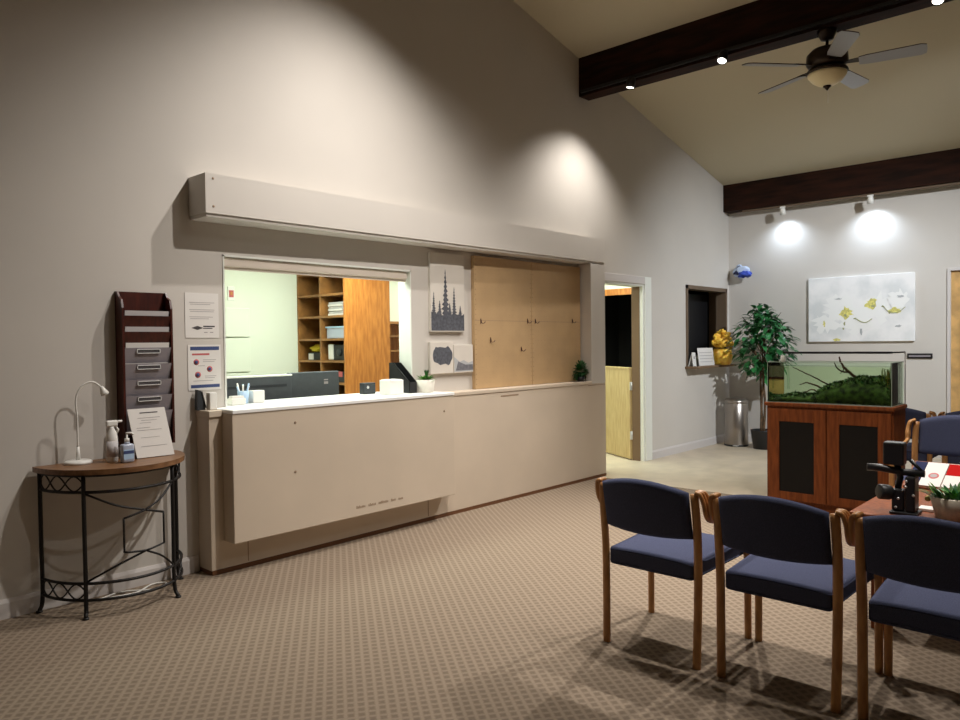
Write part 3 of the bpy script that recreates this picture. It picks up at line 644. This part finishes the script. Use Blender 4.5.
MB().lathe([(.136, .215), (.136, .225)], (0, 0, 0), 'soil', 20).build('soil', fi)
b = MB(); random.seed(21)
tips = []
for k in range(3):
    a = k * 2.1; b.tube(bez([(.02 * math.cos(a), .02 * math.sin(a), .22), (.03 * math.cos(a + 1), .03 * math.sin(a + 1), .6), (.02 * math.cos(a + 2), .02 * math.sin(a + 2), 1.0), (.10 * math.cos(a), .10 * math.sin(a), 1.3)], 6), [.018 - .0005 * i for i in range(19)], 'bark', 7)
for k in range(16):
    a = k * 2.4; h0 = .95 + .03 * k; e = Vector((.26 * math.cos(a), .26 * math.sin(a), h0 + .16 + .25 * (k / 16)))
    b.tube([(0, 0, h0), e * .5 + Vector((0, 0, h0 * .5 + .04)), e], [.008, .006, .003], 'bark', 5); tips.append(e)
b.build('trunk', fi)
b = MB(); cnt = 0
while cnt < 520:
    v = Vector((random.uniform(-1, 1), random.uniform(-1, 1), random.uniform(-1, 1)))
    if v.length > 1 or v.length < .25: continue
    taper = 1 - .62 * max(0, v.z) - .2 * max(0, -v.z)
    p = Vector((v.x * .36 * taper, v.y * .40 * taper, 1.43 + v.z * .50))
    if noise.noise(p * 5) < -.18: continue
    d = Vector((v.x, v.y, random.uniform(-.5, .5))) + Vector((random.uniform(-.5, .5), random.uniform(-.5, .5), 0))
    b.leaf(p, d, random.uniform(.10, .15), random.uniform(.055, .08), 'ficus_leaf', droop=random.uniform(.1, .5)); cnt += 1
b.build('foliage', fi)

# ------------------------------------------------------------------ aquarium and cabinet
AX, AY0, AY1, AD, AZ = 6.40, 1.525, 2.515, .38, .905
ac = thing('aquarium_cabinet', (AX, AY0, 0), 'reddish brown wooden cabinet with two dark doors under the aquarium', 'cabinet')
AW = AY1 - AY0
MB().box((.02, .0, .06), (AD, AW, AZ - .03), 'cherry', .003).box((.03, .01, 0), (AD - .01, AW - .01, .06), 'cherry').build('body', ac)
MB().box((-.012, -.012, AZ - .03), (AD + .012, AW + .012, AZ), 'cherry', .006).build('cabinet_top', ac)
for y0, y1 in ((.015, AW / 2 - .004), (AW / 2 + .004, AW - .015)):
    dr = MB()
    z0, z1 = .075, .855; fw = .095
    dr.box((0, y0, z0), (.02, y0 + fw, z1), 'cherry', .003).box((0, y1 - fw, z0), (.02, y1, z1), 'cherry', .003).box((0, y0 + fw, z0), (.02, y1 - fw, z0 + .07), 'cherry', .003).box((0, y0 + fw, z1 - .11), (.02, y1 - fw, z1), 'cherry', .003)
    d = dr.build('door', ac)
    MB().box((.009, y0 + fw, z0 + .07), (.018, y1 - fw, z1 - .11), 'dark_panel').build('panel', d, label='dark inset panel')
aq = thing('aquarium', (AX, AY0, AZ + .001), 'glass aquarium tank full of moss and driftwood on the brown cabinet', 'aquarium')
g = .008; TH = .345; y0, y1 = .012, AW - .012; x0, x1 = .006, AD - .006
MB().box((x0, y0, 0), (x1, y1, g), 'glass').build('base_pane', aq)
MB().box((x0, y0, g), (x0 + g, y1, TH), 'glass').build('front_pane', aq)
MB().box((x1 - g, y0, g), (x1, y1, TH), 'glass').build('back_pane', aq)
MB().box((x0 + g, y0, g), (x1 - g, y0 + g, TH), 'glass').build('side_pane', aq)
MB().box((x0 + g, y1 - g, g), (x1 - g, y1, TH), 'glass').build('side_pane', aq)
e = MB(); q = .002
for z in (0.002, TH):
    for ya in (y0, y1): e.box((x0, ya - q, z - .002), (x1, ya + q, z + .002), 'glass_edge')
    for xa in (x0, x1): e.box((xa - q, y0, z - .002), (xa + q, y1, z + .002), 'glass_edge')
for ya in (y0, y1): e.box((x0 - .002, ya - q, 0), (x0 + .002, ya + q, TH), 'glass_edge')
e.build('rim', aq, label='pale polished glass edges')
MB().box((x0 + g + .001, y0 + g + .001, g + .001), (x1 - g - .001, y1 - g - .001, TH - .035), 'water').build('water', aq)
# substrate + moss
def wpt(x, y, z): return Vector((AX + x, AY0 + y, AZ + .001 + z))
b = MB(); t = bmesh.new(); nx, ny = 14, 46
xa, xb_, ya, yb = x0 + g + .004, x1 - g - .004, y0 + g + .004, y1 - g - .004
def mh(x, y):
    yy = (y - ya) / (yb - ya)                         # 0 right (near corner) .. 1 left
    h = .04 + .185 * math.exp(-((yy - .27) / .19) ** 2) + .08 * math.exp(-((yy - .52) / .12) ** 2) + .10 * math.exp(-((yy - .08) / .09) ** 2) + .03 * math.exp(-((yy - .8) / .1) ** 2)
    return (h * (.55 + .45 * math.sin(PI * (x - xa) / (xb_ - xa)) ** .3) + .018 * noise.noise(Vector((x, y, 0)) * 30)) + .006 * noise.noise(Vector((x, y, 3)) * 90)
gr = [[t.verts.new(wpt(xa + (xb_ - xa) * i / nx, ya + (yb - ya) * j / ny, mh(xa + (xb_ - xa) * i / nx, ya + (yb - ya) * j / ny))) for j in range(ny + 1)] for i in range(nx + 1)]
bt = [[t.verts.new((v.co.x, v.co.y, AZ + .001 + g + .001)) for v in row] for row in gr]
for i in range(nx):
    for j in range(ny):
        t.faces.new((gr[i][j], gr[i + 1][j], gr[i + 1][j + 1], gr[i][j + 1])); t.faces.new((bt[i][j + 1], bt[i + 1][j + 1], bt[i + 1][j], bt[i][j]))
for i in range(nx):
    t.faces.new((gr[i][0], bt[i][0], bt[i + 1][0], gr[i + 1][0])); t.faces.new((gr[i + 1][ny], bt[i + 1][ny], bt[i][ny], gr[i][ny]))
for j in range(ny):
    t.faces.new((gr[0][j + 1], bt[0][j + 1], bt[0][j], gr[0][j])); t.faces.new((gr[nx][j], bt[nx][j], bt[nx][j + 1], gr[nx][j + 1]))
bmesh.ops.recalc_face_normals(t, faces=t.faces)
b._merge(t, 'moss', True); random.seed(9)
for k in range(1500):
    x = xa + .015 + (xb_ - xa - .03) * random.random() ** 1.5; y = random.uniform(ya + .02, yb - .02)
    b.leaf(wpt(x, y, mh(x, y) - .003), (random.uniform(-1, 1), random.uniform(-1, 1), 1.2), random.uniform(.018, .036), .011, ('moss', 'dark_leaf', 'moss')[k % 3])
b.build('aquatic_moss', loc=(AX + .2, AY0 + .5, AZ + .02), label='dark green moss mound covering the bottom of the aquarium', cat='aquatic moss', kind='stuff')
b = MB()
for pts, r_ in (([(.19, .20, .13), (.16, .34, .24), (.15, .40, .30), (.15, .43, .35), (.15, .435, .39)], .013), ([(.16, .36, .26), (.15, .42, .27), (.13, .46, .31), (.13, .47, .345)], .008), ([(.14, .41, .31), (.13, .40, .29), (.12, .42, .25)], .006),
               ([(.18, .48, .12), (.17, .62, .2), (.16, .74, .26), (.15, .82, .30)], .007), ([(.15, .5, .09), (.12, .6, .14), (.1, .68, .17), (.1, .74, .15)], .009), ([(.12, .55, .07), (.1, .64, .11), (.09, .70, .08)], .008), ([(.2, .15, .12), (.15, .3, .17), (.1, .5, .14)], .022)):
    c = bez([wpt(*p) for p in pts], 5); n = len(c)
    b.tube([p + Vector((noise.noise(p * 40), noise.noise(p * 40 + Vector((5, 0, 0))), noise.noise(p * 40 + Vector((0, 9, 0))))) * .006 for p in c], [r_ * (1.1 - .75 * i / n) for i in range(n)], 'driftwood', 7)
b.build('driftwood', loc=(AX + .17, AY0 + .35, AZ + .15), label='branching brown driftwood rising out of the aquarium', cat='driftwood')
b = MB(); random.seed(2)
for k in range(34):
    y = random.uniform(.035, .11); x = random.uniform(.05, .33); h = random.uniform(.20, .285)
    p = wpt(x, y, .02); b.tube([p, p + Vector((0, .004, h))], .002, 'stem_plant', 4)
    for j in range(14): a = j * 2.4; b.leaf(p + Vector((0, 0, .05 + (h - .04) * j / 14)), (math.cos(a), math.sin(a), .5), .022, .010, 'stem_plant' if y > .06 else 'orange_reflection')  # orange leaves put the side glass reflection into colour
b.build('stem_plants', loc=(AX + .18, AY0 + .09, AZ + .02), label='bushy olive water plants with the side glass reflection painted as orange leaves', cat='water plants', kind='stuff')
b = MB().tube(bez([wpt(.3, .965, .20), wpt(.3, .95, .36), wpt(.29, .93, .385), wpt(.28, .91, .36), wpt(.28, .9, .1)], 6), .009, 'glass', 8).lathe([(.018, 0), (.02, .01), (.02, .05), (.012, .06)], wpt(.3, .955, .335), 'white_plastic', 14)
b.build('filter_pipe', loc=wpt(.29, .93, .2), label='clear filter pipe with white cap at the left end of the aquarium', cat='pipe')
al = thing('aquarium_light', (AX + AD - .03, AY0 - .006, AZ + .001), 'thin dark light bar held above the aquarium by a side pole', 'light bar')
MB().box((-.22, .055, .414), (-.15, .90, .432), 'black_plastic', .003).build('light_bar', al)
MB().tube([(.0, .003, .0), (.0, .003, .425)], .004, 'steel', 8).tube([(0, .005, .425), (-.185, .01, .425), (-.185, .06, .425)], .006, 'black_plastic', 8).lathe([(.006, 0), (.006, .012)], (0, .003, 0), 'steel', 12).build('pole', al)
pq = thing('wall_plaque', (XB - .001, 2.15, 1.19), 'narrow dark nameplate on the far wall right of the aquarium', 'plaque')
MB().box((-.016, -.135, 0), (0, .135, .062), 'black_plastic', .003).build('plate', pq)
MB().box((-.019, -.115, .022), (-.016, .115, .040), 'pocket_grey').build('insert', pq)

# ------------------------------------------------------------------ painting on the back wall
pt = thing('painting', (XB - .001, 2.822, 1.405), 'wide white canvas painting of pale yellow flowers on the far wall', 'painting')
MB().box((-.04, -.622, 0), (0, .622, .835), 'canvas_wash', .004).build('canvas', pt)
b = MB(); random.seed(14)
SK = [0]
def splat(u_, v_, rx, rz, m, k=0, n=18):
    SK[0] += 1; k = SK[0]              # u_ 0..1 left to right in the photo, v_ 0..1 up
    y = .622 - 1.244 * u_; z = .835 * v_
    b.poly([(-.0402 - .00015 * k, y + rx * math.cos(2 * PI * i / n) * random.uniform(.45, 1.15), z + rz * math.sin(2 * PI * i / n) * random.uniform(.45, 1.15)) for i in range(n)], (-.0001, 0, 0), m)
for a in ((.33, .52, .27, .2), (.68, .5, .24, .2), (.5, .27, .24, .15), (.16, .3, .17, .14), (.85, .62, .14, .14)): splat(*a, 'petal_white', 0, 26)
for a in ((.37, .44, .09, .085), (.62, .56, .085, .08), (.82, .45, .09, .045), (.16, .28, .02, .04), (.28, .03, .06, .02)): splat(*a, 'petal_yellow', 1)
for a in ((.37, .40, .02, .02), (.63, .53, .025, .02), (.36, .28, .012, .03), (.35, .2, .015, .02), (.46, .35, .02, .012), (.72, .52, .02, .012), (.78, .43, .02, .02)): splat(*a, 'stroke_green', 2)
for a in ((.52, .16, .015, .06), (.86, .22, .04, .02), (.88, .66, .05, .02), (.3, .66, .05, .012)): splat(*a, 'stroke_grey', 2)
yz = lambda u_, v_: (-.044, .622 - 1.244 * u_, .835 * v_)
b.tube(bez([yz(.46, .36), yz(.52, .30), yz(.57, .29), yz(.62, .34)], 6), .006, 'stroke_green', 5)
b.tube(bez([yz(.72, .53), yz(.78, .43), yz(.86, .43), yz(.92, .5)], 6), .005, 'stroke_green', 5)
b.build('print', pt)

# ------------------------------------------------------------------ chairs
def make_chair(label, group='blue upholstered waiting chairs'):
    t = thing('waiting_chair', (0, 0, 0), label, 'chair', group)
    for sy in (-1, 1):
        MB().tube(bez([(-.245, sy * .232, 0), (-.238, sy * .236, .25), (-.238, sy * .238, .46), (-.25, sy * .24, .62), (-.268, sy * .236, .775)], 6), [.0155] * 24 + [.013], 'chair_wood', 10, ry=.019, up=(1, 0, 0)).build('rear_leg', t)
        MB().tube(bez([(.235, sy * .263, 0), (.232, sy * .262, .3), (.222, sy * .262, .625)], 6), .0155, 'chair_wood', 10, ry=.017, up=(1, 0, 0)).build('front_leg', t)
        a = MB()
        for k in range(3):
            o_ = .024 * k
            a.tube(bez([(-.275 + o_ * .6, sy * .242, .786), (-.266 + o_, sy * .262, .776), (-.252 + o_, sy * .272, .735), (-.236 + o_, sy * .272, .69 + .006 * k), (-.20 + o_ * .5, sy * .270, .657 + .003 * k), (-.10, sy * .268, .640 + .006 * k), (.08, sy * .266, .632 + .006 * k), (.225, sy * .263, .622 + .006 * k)], 6), .0095, 'chair_wood', 8, ry=.0135)
        a.build('arm', t)
    # seat cushion
    tb = bmesh.new(); bmesh.ops.create_cube(tb, size=1)
    bmesh.ops.subdivide_edges(tb, edges=list(tb.edges), cuts=7, use_grid_fill=True)
    for v in tb.verts:
        x, y, z = v.co * 2
        hw = .217 + .024 * (x + 1) / 2
        rx = lambda q, w: math.copysign(abs(q), q)
        top = .470 + .008 * (1 - y * y) - .012 * max(0, x - .5) * 2 + .006 * x
        bot = .388 + .008 * x
        px, py, pz = .252 * x + .006, hw * y, (top if z > 0 else bot) if abs(z) > .999 else bot + (top - bot) * (z + 1) / 2
        v.co = (px, py, pz)
    sharp = [e for e in tb.edges if len(e.link_faces) == 2 and e.calc_face_angle() > .9]
    bmesh.ops.bevel(tb, geom=sharp, offset=.017, segments=4, affect='EDGES', profile=.5)
    b = MB(); b._merge(tb, 'navy_fabric', True); b.build('seat', t)
    # curved backrest
    b = MB(); tb = bmesh.new(); ny, nz = 28, 16
    def bk(i, j, s):
        v_ = i / ny * 2 - 1; w = j / nz * 2 - 1
        e = (1 - abs(v_) ** 16) ** .4 * (1 - abs(w) ** 12) ** .4
        zt = .785 + .04 * (1 - v_ * v_); zb = .572 - .012 * (1 - v_ * v_)
        z = (zt + zb) / 2 + (zt - zb) / 2 * w
        x = -.247 - .034 * (1 - v_ * v_) - .045 * (z - .57) / .22
        return (x + s * .022 * e, .222 * v_, z)
    T = [[tb.verts.new(bk(i, j, 1)) for j in range(nz + 1)] for i in range(ny + 1)]
    B = [[tb.verts.new(bk(i, j, -1)) for j in range(nz + 1)] for i in range(ny + 1)]
    for i in range(ny):
        for j in range(nz):
            tb.faces.new((T[i][j], T[i][j + 1], T[i + 1][j + 1], T[i + 1][j])); tb.faces.new((B[i + 1][j], B[i + 1][j + 1], B[i][j + 1], B[i][j]))
    bmesh.ops.remove_doubles(tb, verts=tb.verts, dist=.0004)
    bmesh.ops.recalc_face_normals(tb, faces=tb.faces); b._merge(tb, 'navy_fabric', True); b.build('backrest', t)
    return t
c0 = make_chair('leftmost blue chair of the front row, seen from behind'); c0.location = (3.262, 1.728, 0)
def put(x, y, rz, label, sc=1.0):
    c = copy_tree(c0); c.location = (x, y, 0); c.rotation_euler = (0, 0, rz); c.scale = (sc,) * 3; c['label'] = label; return c
put(3.262, 1.150, 0, 'middle blue chair of the front row, seen from behind')
put(3.262, .588, 0, 'blue chair cut by the right picture edge, seen from behind')
put(5.74, 1.03, PI, 'blue chair facing the camera beyond the magazine table', 1.09)
put(7.32, 1.66, 0, 'dark chair back just right of the aquarium cabinet by the far wall', 1.05)
put(7.32, 1.055, 0, 'dark chair back at the far right behind the blue chair facing us', 1.05)

# ------------------------------------------------------------------ magazine table and things on it
mt = thing('side_table', (3.88, .02, 0), 'brown wooden side table holding magazines and a potted plant', 'table')
MB().box((0, 0, .57), (1.12, 1.10, .60), 'cherry', .006).build('tabletop', mt)
for x in (.16, .92):
    for y in (.10, 1.0): MB().box((x - .03, y - .035, 0), (x + .06, y + .035, .57), 'cherry', .003).build('leg', mt)
MB().box((.16, .12, .49), (.92, .14, .57), 'cherry').box((.16, .97, .49), (.92, .99, .57), 'cherry').build('apron', mt)
tp = thing('table_planter', (4.02, .70, .601), 'cream bowl planter of mixed greenery on the side table', 'plant')
MB().lathe([(.065, 0), (.078, .004), (.10, .10), (.094, .105), (.085, .09)], (0, 0, 0), 'pot_cream', 28).build('pot', tp)
MB().lathe([(.086, .08), (.086, .092)], (0, 0, 0), 'soil', 20).build('soil', tp)
b = MB(); random.seed(4)
for k in range(150):
    a = random.uniform(0, 2 * PI); rr = random.uniform(0, .085)
    b.leaf((rr * math.cos(a), rr * math.sin(a), .09), (math.cos(a) * .7, math.sin(a) * .7, random.uniform(.3, 1.6)), random.uniform(.05, .11), .016, ('dark_leaf', 'succulent_green', 'ficus_leaf')[k % 3])
b.build('foliage', tp)
MB().blob((-.02, .105, .085), (.014, .014, .014), 'petal_yellow', 2, .2).tube([(-.01, .05, .08), (-.02, .10, .082)], .003, 'succulent_green', 5).build('flower', tp)
# sloped magazine stand
ms = MB().poly([(4.70, .25, .601), (4.99, .25, .601), (4.99, .25, .715), (4.70, .25, .612)], (0, .82, 0), 'cherry')
ms.build('magazine_stand', loc=(4.85, .6, .601), label='low sloped wooden magazine stand at the back of the side table', cat='stand')
def mag(y0, y1, m, label, extra=None, dz=0):
    t_ = Vector((.29, 0, .103)).normalized(); n_ = Vector((-t_.z, 0, t_.x)); base = Vector((4.70, 0, .613 + dz))
    pt_ = lambda a, y: base + t_ * a + Vector((0, y, 0))
    b = MB().poly([pt_(.01, y0), pt_(.29, y0), pt_(.29, y1), pt_(.01, y1)], n_ * .006, m)
    if extra: extra(b, pt_, n_)
    b.build('magazine', loc=pt_(.15, (y0 + y1) / 2), label=label, cat='magazine', group='magazines on the side table')
mag(1.0, 1.06, 'navy_cover', 'navy magazine at the left end of the side table stand')
def oval(b, pt_, n_): b.poly([pt_(.13 + .035 * math.sin(2 * PI * i / 20), .942 + .026 * math.cos(2 * PI * i / 20)) + n_ * .006 for i in range(20)], n_ * .0006, 'red_print'); b.poly([pt_(.13 + .02 * math.sin(2 * PI * i / 20), .942 + .018 * math.cos(2 * PI * i / 20)) + n_ * .0066 for i in range(20)], n_ * .0006, 'ink_pale')
mag(.892, .997, 'white_paper', 'white magazine with a small red oval on the side table stand', oval)
mag(.66, .887, 'white_paper', 'white magazine with a red banner on the side table stand', lambda b, pt_, n_: b.poly([pt_(.15, .66), pt_(.285, .66), pt_(.285, .887), pt_(.15, .887)], n_ * .0068, 'red_cover'))
MB().box((4.10, .80, .601), (4.18, .87, .615), 'white_paper', .002).build('note_card', loc=(4.14, .83, .601), label='small white card lying beside the cream planter', cat='card')
# black mechanical device
gd = thing('camera_rig', (4.0, .90, .601), 'black boxy camera rig with jutting grip and silver screws on the side table', 'camera rig', scale=1.08)
MB().box((-.05, -.055, 0), (.06, .055, .012), 'black_plastic', .004).box((-.035, -.045, .012), (.045, -.005, .17), 'black_plastic', .008).box((-.03, .0, .012), (.02, .05, .11), 'black_plastic', .008).build('base', gd)
MB().box((-.03, .0, .215), (.03, .085, .315), 'black_plastic', .008).box((-.03, .004, .309), (.03, .082, .317), 'charcoal', .003).build('monitor_head', gd)
MB().tube([(0, -.075, .185), (0, .02, .185), (-.03, .10, .20), (-.045, .145, .20)], [.016, .016, .017, .017], 'black_plastic', 10).build('grip', gd)
MB().tube([(0, .03, .11), (0, .02, .16), (.0, .035, .22)], .014, 'black_plastic', 8).tube([(0, -.03, .17), (0, -.06, .2), (0, -.02, .24)], .009, 'black_plastic', 8).build('bracket', gd)
MB().lathe([(.03, 0), (.034, .01), (.034, .05), (.028, .055)], (-.02, .055, .09), 'black_plastic', 16, (-.6, .6, .1)).build('lens', gd)
for p in ((-.036, -.012, .15), (-.036, -.01, .125), (-.034, .02, .07), (-.036, -.04, .09), (-.034, .03, .03)): MB().lathe([(.006, 0), (.006, .004)], p, 'chrome', 8, (-1, 0, 0)).build('screw', gd)

# ------------------------------------------------------------------ ceiling fan
FX, FY = 6.64, 2.085
fn = thing('ceiling_fan', (FX, FY, 4.04), 'five bladed ceiling fan with a cream glass bowl hanging from the dark beam', 'ceiling fan')
MB().lathe([(.075, 0), (.075, -.02), (.05, -.075), (.02, -.085)], (0, 0, 0), 'bronze', 24).build('canopy', fn)
MB().tube([(0, 0, -.08), (0, 0, -.15)], .013, 'bronze', 10).build('down_rod', fn)
MB().lathe([(.03, -.14), (.12, -.16), (.16, -.2), (.165, -.27), (.14, -.31), (.09, -.325)], (0, 0, 0), 'bronze', 32).build('motor_housing', fn)
MB().lathe([(.15, -.325), (.16, -.335), (.165, -.352), (.155, -.36)], (0, 0, 0), 'bronze', 32).build('bowl_rim', fn)
MB().lathe([(.155, -.355), (.15, -.38), (.12, -.42), (.075, -.45), (.03, -.462), (.005, -.464)], (0, 0, 0), 'bowl_glass', 32).build('light_bowl', fn)
MB().lathe([(.03, -.458), (.034, -.468), (.018, -.48), (.012, -.49), (.003, -.5)], (0, 0, 0), 'bronze', 16).build('finial', fn)
MB().tube([(.02, 0, -.46), (.02, 0, -.60)], .002, 'chrome', 5).build('pull_chain', fn)
for k in range(5):
    a = math.radians(66 + 72 * k); ca, sa = math.cos(a), math.sin(a); R_ = Matrix.Rotation(a, 3, 'Z') @ Matrix.Rotation(math.radians(-13), 3, 'X')
    tb = MB(); pts = [(.24, -.055), (.30, -.066), (.68, -.078), (.72, -.06), (.725, 0), (.72, .06), (.68, .078), (.30, .066), (.24, .055)]
    z0 = Vector((0, 0, -.30))
    tb.poly([R_ @ Vector((x, y, 0)) + z0 for x, y in pts], R_ @ Vector((0, 0, .007)), 'fan_blade_wood')
    tb.poly([R_ @ Vector((x, y, -.0012)) + z0 for x, y in pts], R_ @ Vector((0, 0, .001)), 'fan_blade_grey')
    bl_ = tb.build('blade', fn)
    MB().poly([R_ @ Vector(p) + z0 for p in ((.13, -.02, .008), (.28, -.035, .008), (.33, 0, .008), (.28, .035, .008), (.13, .02, .008))], R_ @ Vector((0, 0, .006)), 'bronze').build('bracket', bl_)

# ------------------------------------------------------------------ track lighting
def track(x, z, y0, y1, m, label):
    MB().box((x - .016, y0, z - .03), (x + .016, y1, z - .001), m, .003).build('track_rail', loc=(x, (y0 + y1) / 2, z), label=label, cat='track rail')
track(6.5425, 4.095, -1.0, 4.52, 'black_plastic', 'black track rail under the front beam beside the fan')
track(10.12, 3.245, .6, 4.30, 'brown_frame', 'slim track rail under the far beam above the painting')
def head(x, y, z, aim, m, face, label, r_=.045, L_=.10):
    t = thing('track_spotlight', (x, y, z), label, 'spotlight', 'track spotlights')
    a = (Vector(aim) - Vector((x, y, z - .065))).normalized(); c = Vector((0, 0, -.065))
    MB().box((-.011, -.035, -.02), (.011, .035, 0), m, .003).tube([(0, 0, -.02), (0, 0, -.06)], .008, m, 8).build('mount', t)
    MB().lathe([(r_ * .5, -L_ * .55), (r_ * .8, -L_ * .5), (r_, -L_ * .2), (r_, L_ * .5), (r_ * .9, L_ * .5), (r_ * .85, L_ * .38)], c, m, 20, a).build('housing', t)
    MB().lathe([(r_ * .85, L_ * .39), (r_ * .85, L_ * .42)], c, face, 20, a).build('lens', t)
    return Vector((x, y, z)) + c + a * (L_ * .55), a
def spot(p, aim, power, ang, col, blend=.5, size=.04, name='spot'):
    ld_ = bpy.data.lights.new(name, 'SPOT'); ld_.energy = power; ld_.spot_size = math.radians(ang); ld_.spot_blend = blend; ld_.color = col; ld_.shadow_soft_size = size
    ob = bpy.data.objects.new(name, ld_); COL.objects.link(ob); ob.location = p
    ob.rotation_euler = (Vector(aim) - Vector(p)).to_track_quat('-Z', 'Y').to_euler(); return ob
WARM, NEUT, COOL = (1, .86, .68), (1, .945, .885), (.68, .82, 1)
def lit(x, y, z, aim, m, face, label, power, ang, col, blend=.5, **k):
    p, a = head(x, y, z, aim, m, face, label, **k); spot(p + a * .01, aim, power, ang, col, blend)
lit(6.515, 3.90, 4.08, (6.3, 4.35, 1.0), 'black_plastic', 'lamp_face', 'black spotlight on the front beam nearest the left wall', 100, 114, NEUT, .9)
lit(6.515, 2.945, 4.08, (4.4, 2.9, 0), 'black_plastic', 'lamp_face', 'black spotlight on the front beam left of the fan', 430, 75, NEUT, 1)
lit(6.515, 1.25, 4.08, (4.2, 1.0, 0), 'black_plastic', 'lamp_face', 'black spotlight on the front beam right of the fan', 340, 85, NEUT, 1)
lit(10.05, 3.72, 3.214, (10.2, 3.72, 2.5), 'white_plastic', 'lamp_face_cool', 'left white spotlight on the far beam', 16, 140, COOL, 1, r_=.036, L_=.09)
lit(10.05, 2.65, 3.214, (10.2, 2.65, 2.5), 'white_plastic', 'lamp_face_cool', 'right white spotlight on the far beam above the painting', 21, 140, COOL, 1, r_=.036, L_=.09)
# ridge track heads (above the frame), then unseen fill spots added for brightness
spot((3.52, 3.17, 4.6), (2.86, 4.4, 0), 185, 106, NEUT, .9)
spot((3.50, 1.73, 4.6), (3.6, 4.0, .7), 340, 92, NEUT, 1)
spot((3.70, .6, 4.55), (5.2, 1.2, 0), 250, 80, NEUT, 1)  # added fill over floor and seating, no fitting behind it
spot((3.50, -.2, 4.55), (2.2, 1.8, 0), 70, 110, NEUT, 1)  # added weak fill toward the left side
spot((6.80, -.4, 4.0), (9.7, 3.4, 1.2), 780, 70, (.9, .95, 1), 1)  # added cool fill brightening the far wall and corner

# ------------------------------------------------------------------ office ceiling lamps
def panel(x, y, sx, sy, power, col):
    ld_ = bpy.data.lights.new('office_lamp', 'AREA'); ld_.shape = 'RECTANGLE'; ld_.size = sx; ld_.size_y = sy; ld_.energy = power; ld_.color = col
    ob = bpy.data.objects.new('office_lamp', ld_); COL.objects.link(ob); ob.location = (x, y, OC - .03)
panel(3.75, 5.12, 1.2, .5, 34, (.89, 1, .88)); panel(6.2, 5.5, 1.2, .6, 26, (.88, 1, .88)); panel(7.9, 5.4, .6, .6, 24, (.9, 1, .88))

w = bpy.data.worlds.new('world'); S.world = w; w.use_nodes = True
w.node_tree.nodes['Background'].inputs['Color'].default_value = (.6, .62, .65, 1); w.node_tree.nodes['Background'].inputs['Strength'].default_value = .05
S.view_settings.view_transform = 'Standard'; S.view_settings.look = 'None'; S.view_settings.gamma = 1; S.view_settings.exposure = .4
S.view_settings.use_curve_mapping = False
S.cycles.use_denoising = True
S.cycles.max_bounces = 10; S.cycles.diffuse_bounces = 5; S.cycles.transparent_max_bounces = 16
S.cycles.sample_clamp_indirect = 6
